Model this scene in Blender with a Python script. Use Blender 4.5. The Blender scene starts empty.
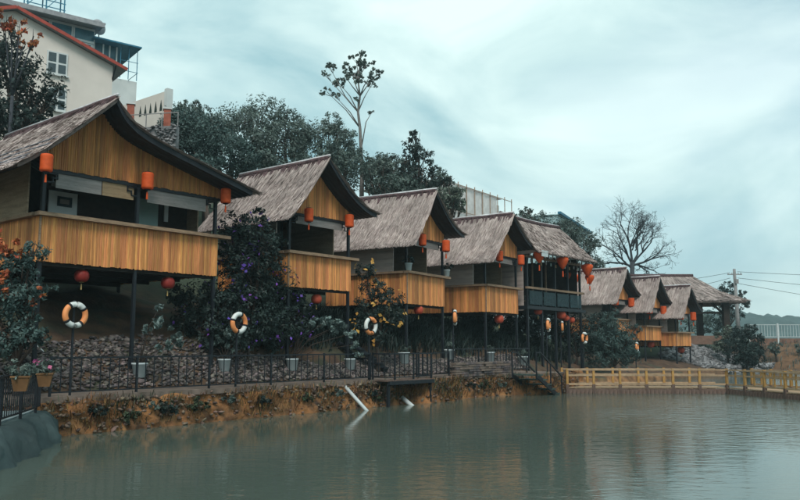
import bpy, math, random
import numpy as np
from mathutils import Vector, Matrix, noise as mnoise

random.seed(7)
rng = np.random.default_rng(7)
R = math.radians
S = bpy.context.scene
COL = S.collection

# ------------------------------------------------------------------ camera
FPX, HORIZON, CAMZ = 780.0, 345.0, 2.5          # photo is 800 x 500
PITCH = math.atan((HORIZON - 250) / FPX)
cam_d = bpy.data.cameras.new('camera')
cam = bpy.data.objects.new('camera', cam_d)
COL.objects.link(cam)
cam.location = (0, 0, CAMZ)
cam.rotation_euler = (R(90) + PITCH, 0, 0)
cam_d.sensor_fit = 'HORIZONTAL'
cam_d.sensor_width = 36
cam_d.lens = 36 * FPX / 800
cam_d.clip_start, cam_d.clip_end = 0.1, 6000
S.camera = cam

# ------------------------------------------------------------------ sky and sun
SUN_EL, SUN_AZ = 50.0, 176.0                    # azimuth clockwise from +Y
W = bpy.data.worlds.new('World')
S.world = W
W.use_nodes = True
nt = W.node_tree
nt.nodes.clear()
N = nt.nodes.new
wo = N('ShaderNodeOutputWorld'); bg = N('ShaderNodeBackground')
sky = N('ShaderNodeTexSky'); sky.sky_type = 'NISHITA'; sky.sun_disc = False
sky.sun_elevation = R(SUN_EL); sky.sun_rotation = R(SUN_AZ); sky.dust_density = 2.0
tc = N('ShaderNodeTexCoord'); mp = N('ShaderNodeMapping')
mp.inputs['Scale'].default_value = (1.0, 1.0, 1.9)
mp.inputs['Location'].default_value = (3.1, 0.4, 1.7)
n1 = N('ShaderNodeTexNoise'); n1.inputs['Scale'].default_value = 2.9
n1.inputs['Detail'].default_value = 7; n1.inputs['Roughness'].default_value = 0.52
n1.inputs['Distortion'].default_value = 0.6
n2 = N('ShaderNodeTexNoise'); n2.inputs['Scale'].default_value = 1.15; n2.inputs['Detail'].default_value = 5
r1 = N('ShaderNodeValToRGB'); r1.color_ramp.elements[0].position = 0.36; r1.color_ramp.elements[1].position = 0.66
r1.color_ramp.elements[0].color = (2.1, 3.6, 4.0, 1); r1.color_ramp.elements[1].color = (5.45, 6.75, 6.55, 1)
r2 = N('ShaderNodeValToRGB'); r2.color_ramp.elements[0].position = 0.30; r2.color_ramp.elements[1].position = 0.42
r2.color_ramp.elements[0].color = (0.72, 0.72, 0.72, 1); r2.color_ramp.elements[1].color = (1, 1, 1, 1)
mx = N('ShaderNodeMix'); mx.data_type = 'RGBA'
L = nt.links.new
L(tc.outputs['Generated'], mp.inputs['Vector'])
L(mp.outputs[0], n1.inputs['Vector']); L(mp.outputs[0], n2.inputs['Vector'])
L(n1.outputs[0], r1.inputs[0]); L(n2.outputs[0], r2.inputs[0])
L(r2.outputs[0], mx.inputs['Factor']); L(sky.outputs[0], mx.inputs['A']); L(r1.outputs[0], mx.inputs['B'])
L(mx.outputs['Result'], bg.inputs['Color']); bg.inputs['Strength'].default_value = 0.1
L(bg.outputs[0], wo.inputs[0])

sl = bpy.data.lights.new('sun', 'SUN'); so = bpy.data.objects.new('sun', sl); COL.objects.link(so)
sl.energy = 1.5; sl.angle = R(22); sl.color = (1.0, 0.95, 0.88)
az = R(SUN_AZ)
sdir = Vector((math.sin(az) * math.cos(R(SUN_EL)), math.cos(az) * math.cos(R(SUN_EL)), math.sin(R(SUN_EL))))
so.rotation_euler = sdir.to_track_quat('Z', 'Y').to_euler()
so.location = sdir * 60

S.view_settings.view_transform = 'Standard'
S.view_settings.look = 'None'
S.view_settings.exposure = 0.75
S.view_settings.gamma = 1.0

# ------------------------------------------------------------------ helpers
HEAD = R(39.0)                                   # bank direction, clockwise from +Y
UX, UY = math.sin(HEAD), math.cos(HEAD)
def uv(X, Y): return X * UX + Y * UY, -X * UY + Y * UX
def xy(u, v): return u * UX - v * UY, u * UY + v * UX
def ray(px, py):
    a, b = (px - 400) / FPX, -(py - 250) / FPX
    s, c = math.sin(PITCH), math.cos(PITCH)
    return Vector((a, c - b * s, s + b * c))
def at(px, py, Y):                               # point on the pixel's line of sight at distance Y ahead
    d = ray(px, py); return Vector((0, 0, CAMZ)) + d * (Y / d.y)
def onV(px, py, V):                              # ... on the vertical plane V = const along the bank
    d = ray(px, py); k = V / (-d.x * UY + d.y * UX)
    return Vector((0, 0, CAMZ)) + d * k
def sm(a, b, x):
    t = min(1, max(0, (x - a) / (b - a))); return t * t * (3 - 2 * t)
def lerp(a, b, t): return a + (b - a) * t
def pl(x, pts):
    if x <= pts[0][0]: return pts[0][1]
    for (x0, y0), (x1, y1) in zip(pts, pts[1:]):
        if x <= x1: return y0 + (y1 - y0) * (x - x0) / (x1 - x0)
    return pts[-1][1]

class MB:
    def __init__(s): s.v = []; s.f = []
    def add(s, vs, fs):
        o = len(s.v); s.v += [tuple(p) for p in vs]; s.f += [tuple(i + o for i in f) for f in fs]; return s
    def box(s, c, d, rz=0, M=None, taper=1.0):
        hx, hy, hz = d[0] / 2, d[1] / 2, d[2] / 2
        vs = []
        for z in (-hz, hz):
            k = taper if z > 0 else 1
            for x, y in ((-hx, -hy), (hx, -hy), (hx, hy), (-hx, hy)): vs.append(Vector((x * k, y * k, z)))
        m = M or Matrix.Rotation(rz, 3, 'Z')
        vs = [m @ p + Vector(c) for p in vs]
        return s.add(vs, [(3, 2, 1, 0), (4, 5, 6, 7), (0, 1, 5, 4), (1, 2, 6, 5), (2, 3, 7, 6), (3, 0, 4, 7)])
    def bar(s, a, b, w, h, up=(0, 0, 1)):        # rectangular bar from a to b
        a, b = Vector(a), Vector(b); d = (b - a).normalized()
        r = d.cross(Vector(up))
        if r.length < 1e-4: r = Vector((1, 0, 0))
        r.normalize(); n = r.cross(d).normalized()
        vs = []
        for p in (a, b):
            for i, j in ((-1, -1), (1, -1), (1, 1), (-1, 1)): vs.append(p + r * (i * w / 2) + n * (j * h / 2))
        return s.add(vs, [(3, 2, 1, 0), (4, 5, 6, 7), (0, 1, 5, 4), (1, 2, 6, 5), (2, 3, 7, 6), (3, 0, 4, 7)])
    def tube(s, pts, rad, n=6, cap=True):
        pts = [Vector(p) for p in pts]
        if not hasattr(rad, '__len__'): rad = [rad] * len(pts)
        o = len(s.v); ref = None
        for i, p in enumerate(pts):
            d = (pts[min(i + 1, len(pts) - 1)] - pts[max(i - 1, 0)])
            d = d.normalized() if d.length > 1e-9 else Vector((0, 0, 1))
            if ref is None: ref = Vector((1, 0, 0)) if abs(d.x) < .8 else Vector((0, 1, 0))
            a = d.cross(ref).normalized(); b = d.cross(a).normalized()
            for k in range(n):
                t = 2 * math.pi * k / n
                s.v.append(tuple(p + (a * math.cos(t) + b * math.sin(t)) * rad[i]))
        for i in range(len(pts) - 1):
            for k in range(n):
                k2 = (k + 1) % n
                s.f.append((o + i * n + k, o + i * n + k2, o + (i + 1) * n + k2, o + (i + 1) * n + k))
        if cap:
            s.f.append(tuple(o + k for k in range(n))[::-1]); e = o + (len(pts) - 1) * n
            s.f.append(tuple(e + k for k in range(n)))
        return s
    def lathe(s, prof, n=16, c=(0, 0, 0)):
        return s.tube([(c[0], c[1], c[2] + z) for r, z in prof], [max(r, 1e-4) for r, z in prof], n)
    def mesh(s, name, smooth=False):
        m = bpy.data.meshes.new(name); m.from_pydata(s.v, [], s.f)
        if smooth: m.polygons.foreach_set('use_smooth', [True] * len(m.polygons))
        m.update(); return m
    def build(s, name, mat, parent=None, smooth=False, kind=None):
        return obj(name, s.mesh(name, smooth), mat, parent, kind)

def obj(name, mesh, mat, parent=None, kind=None):
    if mat is not None and not mesh.materials: mesh.materials.append(mat)
    o = bpy.data.objects.new(name, mesh); COL.objects.link(o)
    if parent: o.parent = parent
    if kind: o['kind'] = kind
    return o
def empty(name, loc, rz=0):
    o = bpy.data.objects.new(name, None); COL.objects.link(o)
    o.location = loc; o.rotation_euler = (0, 0, rz); o.empty_display_size = .3
    return o
def tag(o, label, cat=None, group=None, kind=None):
    o['label'] = label
    if cat: o['category'] = cat
    if group: o['group'] = group
    if kind: o['kind'] = kind
    return o
def copy_tree(o, parent=None):
    c = o.copy(); COL.objects.link(c); c.parent = parent
    for ch in list(o.children): copy_tree(ch, c)
    return c
def np_mesh(name, V, F):                          # V (n,3), F (m,3 or 4)
    m = bpy.data.meshes.new(name); k = F.shape[1]
    m.vertices.add(len(V)); m.vertices.foreach_set('co', V.astype(np.float32).ravel())
    m.loops.add(F.size); m.loops.foreach_set('vertex_index', F.astype(np.int32).ravel())
    m.polygons.add(len(F)); m.polygons.foreach_set('loop_start', (np.arange(len(F)) * k).astype(np.int32))
    m.update(calc_edges=True); return m

# ------------------------------------------------------------------ materials
MATS = {}
def mat(name, c1, c2=None, rough=.8, scale=4.0, detail=5, bump=0.0, island=0.0, stain=0.0, stain_scale=.5,
        metal=0.0, stretch=(1, 1, 1), spec=0.3, trans=0.0, ihue=0.0, bscale=None, world=False, lo=.35, hi=.65):
    m = bpy.data.materials.new(name); m.use_nodes = True; MATS[name] = m
    t = m.node_tree; b = t.nodes['Principled BSDF']; A = t.nodes.new; k = t.links.new
    b.inputs['Roughness'].default_value = rough; b.inputs['Metallic'].default_value = metal
    b.inputs['Specular IOR Level'].default_value = spec
    c = A('ShaderNodeTexCoord'); mpn = A('ShaderNodeMapping'); mpn.inputs['Scale'].default_value = stretch
    if world:
        g = A('ShaderNodeNewGeometry'); k(g.outputs['Position'], mpn.inputs['Vector'])
    else: k(c.outputs['Object'], mpn.inputs['Vector'])
    nz = A('ShaderNodeTexNoise'); nz.inputs['Scale'].default_value = scale; nz.inputs['Detail'].default_value = detail
    k(mpn.outputs[0], nz.inputs['Vector'])
    rp = A('ShaderNodeValToRGB'); rp.color_ramp.elements[0].position = lo; rp.color_ramp.elements[1].position = hi
    c2 = c2 or tuple(x * .75 for x in c1)
    rp.color_ramp.elements[0].color = (*c2, 1); rp.color_ramp.elements[1].color = (*c1, 1)
    k(nz.outputs[0], rp.inputs[0]); out = rp.outputs[0]
    if stain:
        n2_ = A('ShaderNodeTexNoise'); n2_.inputs['Scale'].default_value = stain_scale; n2_.inputs['Detail'].default_value = 6
        k(mpn.outputs[0], n2_.inputs['Vector'])
        mr = A('ShaderNodeMapRange'); mr.inputs[1].default_value = .4; mr.inputs[2].default_value = .65
        mr.inputs[3].default_value = 1.0; mr.inputs[4].default_value = 1 - stain
        k(n2_.outputs[0], mr.inputs[0])
        mm = A('ShaderNodeMix'); mm.data_type = 'RGBA'; mm.blend_type = 'MULTIPLY'; mm.inputs['Factor'].default_value = 1
        k(out, mm.inputs['A']); k(mr.outputs[0], mm.inputs['B']); out = mm.outputs['Result']
    if island or ihue:
        g2 = A('ShaderNodeNewGeometry'); hs = A('ShaderNodeHueSaturation')
        mr2 = A('ShaderNodeMapRange'); mr2.inputs[3].default_value = 1 - island; mr2.inputs[4].default_value = 1 + island
        k(g2.outputs['Random Per Island'], mr2.inputs[0]); k(mr2.outputs[0], hs.inputs['Value'])
        if ihue:
            ml = A('ShaderNodeMath'); ml.operation = 'MULTIPLY'; ml.inputs[1].default_value = 7.13
            fr = A('ShaderNodeMath'); fr.operation = 'FRACT'
            mr3 = A('ShaderNodeMapRange'); mr3.inputs[3].default_value = .5 - ihue; mr3.inputs[4].default_value = .5 + ihue
            k(g2.outputs['Random Per Island'], ml.inputs[0]); k(ml.outputs[0], fr.inputs[0]); k(fr.outputs[0], mr3.inputs[0])
            k(mr3.outputs[0], hs.inputs['Hue'])
        k(out, hs.inputs['Color']); out = hs.outputs[0]
    k(out, b.inputs['Base Color'])
    if bump:
        bp = A('ShaderNodeBump'); bp.inputs['Strength'].default_value = bump; bp.inputs['Distance'].default_value = .05
        nb = A('ShaderNodeTexNoise'); nb.inputs['Scale'].default_value = bscale or scale * 3; nb.inputs['Detail'].default_value = 6
        k(mpn.outputs[0], nb.inputs['Vector']); k(nb.outputs[0], bp.inputs['Height']); k(bp.outputs[0], b.inputs['Normal'])
    if trans:
        tr = A('ShaderNodeBsdfTranslucent'); k(out, tr.inputs['Color'])
        ms = A('ShaderNodeMixShader'); ms.inputs[0].default_value = trans
        o = t.nodes['Material Output']; k(b.outputs[0], ms.inputs[1]); k(tr.outputs[0], ms.inputs[2]); k(ms.outputs[0], o.inputs['Surface'])
    return m

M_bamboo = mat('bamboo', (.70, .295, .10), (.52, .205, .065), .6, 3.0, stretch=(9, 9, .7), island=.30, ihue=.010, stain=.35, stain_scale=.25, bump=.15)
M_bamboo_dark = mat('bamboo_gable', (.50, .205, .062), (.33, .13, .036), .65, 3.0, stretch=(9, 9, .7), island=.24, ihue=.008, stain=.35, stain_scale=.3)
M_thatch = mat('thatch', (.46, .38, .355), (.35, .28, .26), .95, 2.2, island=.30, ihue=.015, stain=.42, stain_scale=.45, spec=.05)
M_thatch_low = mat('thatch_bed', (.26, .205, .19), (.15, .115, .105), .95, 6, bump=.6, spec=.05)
M_rail = mat('weathered_timber', (.34, .225, .145), (.2, .13, .085), .75, 6, stretch=(1, 6, 6), stain=.35, bump=.2, island=.12)
M_steel = mat('dark_steel', (.011, .015, .020), (.007, .009, .013), .5, 8, spec=.3)
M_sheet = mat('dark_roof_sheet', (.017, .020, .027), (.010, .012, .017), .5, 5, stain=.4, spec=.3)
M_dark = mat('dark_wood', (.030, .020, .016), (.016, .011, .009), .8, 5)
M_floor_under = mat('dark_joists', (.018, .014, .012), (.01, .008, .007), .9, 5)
M_mat = mat('woven_reed_mat', (.38, .28, .19), (.27, .19, .125), .85, 5, stretch=(2, 2, 18), stain=.3, bump=.2)
M_board = mat('grey_boarding', (.52, .43, .40), (.40, .325, .295), .85, 4, stretch=(.6, .6, 12), stain=.3, bump=.15)
M_blind = mat('reed_blind_grey', (.30, .275, .265), (.22, .195, .185), .85, 4, stretch=(2, 2, 30), stain=.25)
M_blind2 = mat('reed_blind_tan', (.36, .25, .15), (.26, .17, .095), .85, 4, stretch=(2, 2, 30), stain=.25)
M_ridge = mat('ridge_cap', (.62, .62, .64), (.42, .40, .41), .6, 5, stain=.4)
M_lath = mat('bare_lath', (.21, .22, .26), (.12, .12, .145), .8, 5, stain=.4)
M_ridge_straw = mat('ridge_straw', (.11, .065, .068), (.05, .03, .033), .95, 7, bump=.5)
M_white = mat('white_paint', (.62, .64, .64), (.54, .57, .57), .55, 3, stain=.15)
M_pot = mat('white_pot', (.50, .56, .57), (.40, .46, .48), .5, 4, stain=.25)
M_glassdark = mat('dark_glass', (.03, .05, .06), (.02, .035, .045), .12, 2, spec=.6)
M_glassblue = mat('blue_glass', (.035, .13, .17), (.02, .085, .12), .25, 2, spec=.3)
def clear_glass():
    m = mat('balustrade_glass', (.02, .05, .06), (.015, .035, .045), .08, 2, spec=.5); t = m.node_tree
    tr = t.nodes.new('ShaderNodeBsdfTransparent'); tr.inputs[0].default_value = (.55, .72, .74, 1)
    ms = t.nodes.new('ShaderNodeMixShader'); ms.inputs[0].default_value = .35
    t.links.new(tr.outputs[0], ms.inputs[1]); t.links.new(t.nodes['Principled BSDF'].outputs[0], ms.inputs[2]); t.links.new(ms.outputs[0], t.nodes['Material Output'].inputs['Surface'])
    return m
M_clear = clear_glass()
M_mint = mat('mint_poster', (.30, .42, .40), (.22, .36, .34), .5, 3)
M_orange = mat('orange_lantern_cloth', (.82, .13, .028), (.70, .10, .02), .6, 8, trans=.3)
M_red = mat('red_lantern_cloth', (.30, .030, .022), (.22, .02, .016), .5, 8, trans=.15)
M_redor = mat('coral_lantern_cloth', (.60, .10, .05), (.48, .07, .035), .55, 8, trans=.2)
M_gold = mat('gold_tassel', (.45, .33, .14), (.33, .22, .08), .6, 9)
M_buoy_o = mat('orange_buoy', (.80, .30, .11), (.70, .24, .08), .5, 6, stain=.2)
M_buoy_w = mat('white_buoy', (.66, .68, .66), (.55, .58, .57), .5, 6, stain=.2)
M_black = mat('black_strap', (.015, .015, .018), (.01, .01, .012), .7, 6)
M_dirt = None
M_stone = mat('rubble_stone', (.14, .115, .105), (.045, .04, .042), .85, 5, island=.8, ihue=.06, bump=.3, world=True)
M_riprap = mat('riprap_stone', (.20, .195, .20), (.10, .10, .105), .85, 3, island=.7, ihue=.03, bump=.3, world=True)
M_path = mat('path_concrete', (.20, .15, .125), (.12, .092, .076), .9, 2.5, bump=.4, stain=.35, world=True)
M_deckwood = mat('yellow_timber', (.46, .26, .085), (.33, .175, .05), .7, 5, island=.2, stain=.25, stretch=(3, 3, 1))
M_deckpale = mat('pale_timber', (.44, .31, .20), (.32, .215, .13), .75, 5, island=.15, stain=.3)
M_deckside = mat('boardwalk_fascia', (.19, .125, .10), (.11, .072, .06), .85, 4, stain=.4, stretch=(6, 6, 1))
M_tarp = mat('green_tarp', (.060, .088, .088), (.034, .054, .057), .75, 2.2, bump=.5, bscale=5, stain=.35, world=True)
M_plat = mat('platform_slab', (.20, .25, .26), (.14, .18, .19), .8, 3, stain=.3, world=True)
M_claypot = mat('ochre_planter', (.22, .11, .045), (.14, .07, .028), .7, 5, stain=.3)
M_greenstep = mat('mossy_step', (.05, .075, .065), (.03, .045, .04), .85, 5)
M_cream = mat('cream_render', (.66, .60, .55), (.60, .545, .50), .85, 1.2, stain=.1, stain_scale=.3)
M_cream2 = mat('pale_render', (.58, .60, .59), (.52, .545, .54), .85, 1.2, stain=.12)
M_redtrim = mat('red_verge', (.36, .055, .035), (.26, .04, .026), .6, 4)
M_brickred = mat('red_brick_post', (.33, .10, .065), (.24, .07, .045), .85, 6)
M_bluetrim = mat('blue_trim', (.03, .17, .26), (.02, .12, .20), .5, 4)
M_greyroof = mat('grey_roof_sheet', (.30, .30, .31), (.22, .22, .235), .6, 4)
M_net = mat('pale_netting', (.74, .72, .71), (.55, .53, .52), .9, 2.0, detail=8, stain=.15)
M_scaff = mat('rusty_scaffold', (.40, .30, .23), (.30, .21, .16), .7, 6)
M_concrete = mat('concrete_pole', (.30, .29, .29), (.22, .215, .215), .85, 4, stain=.3)
M_pipe = mat('pale_pipe', (.50, .54, .54), (.42, .46, .47), .4, 4)
M_bark = mat('bark', (.075, .055, .045), (.04, .03, .026), .95, 7, stretch=(4, 4, 1), bump=.5)
M_barkpale = mat('pale_bark', (.20, .19, .18), (.12, .11, .105), .9, 6, stretch=(4, 4, 1))
M_barkdark = mat('dark_bark', (.045, .05, .06), (.03, .034, .042), .9, 6)
def leafmat(name, c, var=.45, hue=.02, rough=.55, tr=.18):
    return mat(name, c, tuple(x * .7 for x in c), rough, 1.3, 2, island=var, ihue=hue, trans=tr, spec=.25)
L_dark = leafmat('leaf_dark', (.024, .042, .038))
L_mid = leafmat('leaf_mid', (.095, .132, .116))
L_grey = leafmat('leaf_grey_green', (.135, .178, .158))
L_pale = leafmat('leaf_pale', (.13, .165, .13))
L_blue = leafmat('leaf_blue_green', (.062, .105, .098))
L_sap = leafmat('leaf_silvery', (.15, .21, .20))
L_orange = leafmat('leaf_orange', (.42, .12, .045), .5, .02)
L_purple = leafmat('petal_purple', (.17, .075, .42), .4, .03)
L_yellow = leafmat('petal_yellow', (.55, .30, .07), .3, .01)
L_pink = leafmat('petal_pink', (.48, .12, .26), .3, .03)
L_dry = leafmat('dry_grass', (.22, .12, .045), .5, .03)
L_grass = leafmat('bank_grass', (.045, .065, .035), .5, .03)

# ------------------------------------------------------------------ terrain
def fb(x, y, s, o=3, seed=0.0):
    return mnoise.fractal(Vector((x * s + seed, y * s - seed, seed)), 1.0, 2.0, o)
VW, VE = 19.88, 20.05
def bulge(u): return 1.7 * sm(31.5, 34.5, u) * (1 - sm(36.5, 40, u)) + .5 * sm(25.0, 26, u) * (1 - sm(27.5, 29, u))
PROF = [(21.5, 1.2), (23.3, 2.7), (25.3, 3.75), (28, 4.5), (29, 5.2), (31, 7.2), (34, 9.2), (38, 11.4), (45, 14.6), (60, 17.5), (100, 19), (400, 24)]
def hill_s(u): return pl(u, [(26, 1), (36, .92), (46, .72), (54, .45), (62, .22), (75, .16), (300, .1)])
def low_s(u): return pl(u, [(16, 1), (24, .9), (32, .78), (40, .7), (50, .5), (58, .33), (66, .33), (72, .72), (90, .6), (300, .6)])
def height(X, Y):
    u, v = uv(X, Y)
    n = fb(X, Y, .45, 4) ; n2 = fb(X, Y, 1.7, 3, 5.0)
    b = bulge(u)
    vw = VW - b + .16 * fb(u, 0, .8, 3, 9.0); ve = VE - b
    k = 1 - .45 * sm(38, 43, u)
    edge = 1.12 * k
    if v < vw: z = -.05 - min(1.6, (vw - v) * 1.6)
    elif v < ve: z = lerp(-.05, edge - .08, ((v - vw) / max(.05, ve - vw)) ** .75) + .26 * n2 + .12 * n
    elif v < 21.5: z = edge - .04 + .02 * n2
    else:
        z = pl(v, PROF)
        if v <= 28: z = edge + (z - 1.15) * low_s(u)
        else:
            z28 = edge + (4.5 - 1.15) * low_s(u)
            z = z28 + (z - 4.5) * hill_s(u)
        z += (.22 * n + .06 * n2) * sm(21.5, 23, v)
    ze = -1 + 3.75 * sm(76, 90, u - .35 * max(0, 17 - v)) + .12 * n2 * sm(78, 82, u)
    if v < 60: z = max(z, ze)
    r = math.hypot(X, Y)
    if r > 130: z = lerp(z, 2.2 + .4 * n, sm(130, 220, r))
    return z
def hit(px, py, y0=14, y1=160):
    d = ray(px, py); Y = y0
    while Y < y1:
        p = Vector((0, 0, CAMZ)) + d * (Y / d.y)
        if p.z < height(p.x, p.y): return p
        Y += .08
    return p

us = np.concatenate([[-1500, -700, -300, -150, -80, -45, -25], np.arange(-15, 5, 1.5), np.arange(5, 48, .3), np.arange(48, 95, .6), [97, 102, 110, 125, 150, 200, 300, 500, 900, 2500]])
vs_ = np.concatenate([[-1500, -500, -150, -60, -25, -5, 8, 14], np.arange(16.5, 24, .15), np.arange(24, 34, .4), np.arange(34, 62, 1.2), [64, 68, 74, 82, 95, 115, 150, 220, 400, 900, 2500]])
V = np.zeros((len(us) * len(vs_), 3)); C = np.zeros(len(V)); Gm = np.zeros(len(V))
for i, u in enumerate(us):
    for j, v in enumerate(vs_):
        X, Y = xy(u, v); q = i * len(vs_) + j
        V[q] = (X, Y, height(X, Y))
        nn = fb(X, Y, .5, 3, 3.0)
        g = sm(26.5, 29.5, v + 1.5 * nn) * (1 - .5 * sm(70, 90, u))
        g = max(g, .75 * sm(.05, .4, fb(X, Y, .8, 3, 21.0)) * sm(19.9, 20.1, v)) if u < 60 else max(g, sm(24.5, 26, v))
        if math.hypot(X, Y) > 140: g = 1
        Gm[q] = g
        C[q] = (1 - sm(20.3, 21.3, v)) * (1 - .75 * sm(45, 60, u))
nu, nv = len(us), len(vs_)
F = np.array([(i * nv + j, (i + 1) * nv + j, (i + 1) * nv + j + 1, i * nv + j + 1) for i in range(nu - 1) for j in range(nv - 1)])
tm = np_mesh('ground', V, F)
tm.polygons.foreach_set('use_smooth', [True] * len(tm.polygons))
for nme, arr in (('green', Gm), ('ochre', C)):
    a = tm.attributes.new(nme, 'FLOAT', 'POINT'); a.data.foreach_set('value', arr.astype(np.float32))
def terrain_mat():
    m = mat('earth', (.105, .06, .036), (.045, .028, .02), .95, 1.6, 8, bump=.8, bscale=6, world=True)
    t = m.node_tree; A = t.nodes.new; k = t.links.new; b = t.nodes['Principled BSDF']
    src = b.inputs['Base Color'].links[0].from_socket
    a1 = A('ShaderNodeAttribute'); a1.attribute_name = 'ochre'; a2 = A('ShaderNodeAttribute'); a2.attribute_name = 'green'
    nz = A('ShaderNodeTexNoise'); nz.inputs['Scale'].default_value = 1.1; nz.inputs['Detail'].default_value = 8
    g = A('ShaderNodeNewGeometry'); k(g.outputs['Position'], nz.inputs['Vector'])
    rp = A('ShaderNodeValToRGB'); rp.color_ramp.elements[0].color = (.075, .038, .02, 1); rp.color_ramp.elements[1].color = (.33, .165, .07, 1)
    rp.color_ramp.elements[0].position = .36; rp.color_ramp.elements[1].position = .62
    k(nz.outputs[0], rp.inputs[0])
    x1 = A('ShaderNodeMix'); x1.data_type = 'RGBA'; k(a1.outputs['Fac'], x1.inputs['Factor']); k(src, x1.inputs['A']); k(rp.outputs[0], x1.inputs['B'])
    x2 = A('ShaderNodeMix'); x2.data_type = 'RGBA'; k(a2.outputs['Fac'], x2.inputs['Factor']); k(x1.outputs['Result'], x2.inputs['A'])
    rp2 = A('ShaderNodeValToRGB'); rp2.color_ramp.elements[0].color = (.018, .03, .022, 1); rp2.color_ramp.elements[1].color = (.06, .075, .045, 1)
    k(nz.outputs[0], rp2.inputs[0]); k(rp2.outputs[0], x2.inputs['B'])
    k(x2.outputs['Result'], b.inputs['Base Color']); return m
g_o = obj('ground', tm, terrain_mat(), kind='structure'); tag(g_o, 'earth bank and green hillside sloping up from the pond')

# water
wm = bpy.data.materials.new('pond_water'); wm.use_nodes = True
t = wm.node_tree; b = t.nodes['Principled BSDF']; A = t.nodes.new; k = t.links.new
b.inputs['Base Color'].default_value = (.074, .094, .078, 1); b.inputs['Roughness'].default_value = .06; b.inputs['IOR'].default_value = 1.33
g = A('ShaderNodeNewGeometry'); m1 = A('ShaderNodeMapping'); m1.inputs['Scale'].default_value = (.8, 1.5, 1); m1.inputs['Rotation'].default_value = (0, 0, R(8))
k(g.outputs['Position'], m1.inputs['Vector'])
na = A('ShaderNodeTexNoise'); na.inputs['Scale'].default_value = 2.7; na.inputs['Detail'].default_value = 4; na.inputs['Roughness'].default_value = .5
k(m1.outputs[0], na.inputs['Vector'])
nb = A('ShaderNodeTexNoise'); nb.inputs['Scale'].default_value = .12; nb.inputs['Detail'].default_value = 2; k(g.outputs['Position'], nb.inputs['Vector'])
mr = A('ShaderNodeMapRange'); mr.inputs[1].default_value = .4; mr.inputs[2].default_value = .62; mr.inputs[3].default_value = .55; mr.inputs[4].default_value = 1.0
k(nb.outputs[0], mr.inputs[0])
sx = A('ShaderNodeSeparateXYZ'); k(g.outputs['Position'], sx.inputs[0])
dt = A('ShaderNodeVectorMath'); dt.operation = 'DOT_PRODUCT'; dt.inputs[1].default_value = (UY, -UX, 0); k(g.outputs['Position'], dt.inputs[0])
wr = A('ShaderNodeMapRange'); wr.interpolation_type = 'SMOOTHSTEP'; wr.inputs[1].default_value = -18.5; wr.inputs[2].default_value = -12.0; wr.inputs[3].default_value = .16; wr.inputs[4].default_value = 1.0; k(dt.outputs['Value'], wr.inputs[0])
w2 = A('ShaderNodeMapRange'); w2.interpolation_type = 'SMOOTHSTEP'; w2.inputs[1].default_value = 17; w2.inputs[2].default_value = 27; w2.inputs[3].default_value = .22; w2.inputs[4].default_value = 1.0
du = A('ShaderNodeVectorMath'); du.operation = 'DOT_PRODUCT'; du.inputs[1].default_value = (UX, UY, 0); k(g.outputs['Position'], du.inputs[0]); k(du.outputs['Value'], w2.inputs[0])
mw = A('ShaderNodeMath'); mw.operation = 'MULTIPLY'; k(wr.outputs[0], mw.inputs[0]); k(w2.outputs[0], mw.inputs[1])
ms_ = A('ShaderNodeMath'); ms_.operation = 'MULTIPLY'; k(mw.outputs[0], ms_.inputs[0]); k(mr.outputs[0], ms_.inputs[1])
bp = A('ShaderNodeBump'); bp.inputs['Distance'].default_value = .06; k(na.outputs[0], bp.inputs['Height']); k(ms_.outputs[0], bp.inputs['Strength']); k(bp.outputs[0], b.inputs['Normal'])
wv = []
for (u, v) in ((-60, -60), (112, -60), (112, 21), (-60, 21)): wv.append((*xy(u, v), .15))
w_o = MB().add(wv, [(0, 1, 2, 3)]).build('pond_water', wm, kind='structure'); tag(w_o, 'murky grey green pond water with soft ripples')

# far forested hills
def hills(name, pts, Y, depth, m, label):
    mb = []; nx, ny = 220, 14; Vh = []
    for i in range(nx):
        f = i / (nx - 1); x = lerp(pts[0][0], pts[-1][0], f); top = pl(x, pts)
        zt = CAMZ + (HORIZON - top) * Y / 786.0
        for j in range(ny):
            q = j / (ny - 1); yy = Y + depth * q
            Xw = (x - 400) / 786.0 * Y
            h = (zt - 1) * math.sin(min(1, q * 1.25) * math.pi / 2) ** .8 + 1.0
            h += (5 * fb(Xw, yy, .035, 4, 2.0) + 3 * fb(Xw, yy, .12, 3, 6.0)) * sm(0, .3, q)
            Vh.append((Xw, yy, h - (2.5 if j == 0 else 0)))
    Fh = np.array([(i * ny + j, (i + 1) * ny + j, (i + 1) * ny + j + 1, i * ny + j + 1) for i in range(nx - 1) for j in range(ny - 1)])
    me = np_mesh(name, np.array(Vh), Fh); o = obj(name, me, m, kind='structure'); tag(o, label)
M_hill = mat('forest_hill', (.045, .075, .07), (.022, .042, .040), .95, .12, 8, bump=1, bscale=.4, world=True)
hills('hills', [(560, 344), (690, 341), (715, 333), (740, 322), (765, 312), (785, 308), (830, 304), (900, 314), (1050, 332)], 420, 160, M_hill, 'hazy forested hill beyond the pale wire fence')

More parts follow.
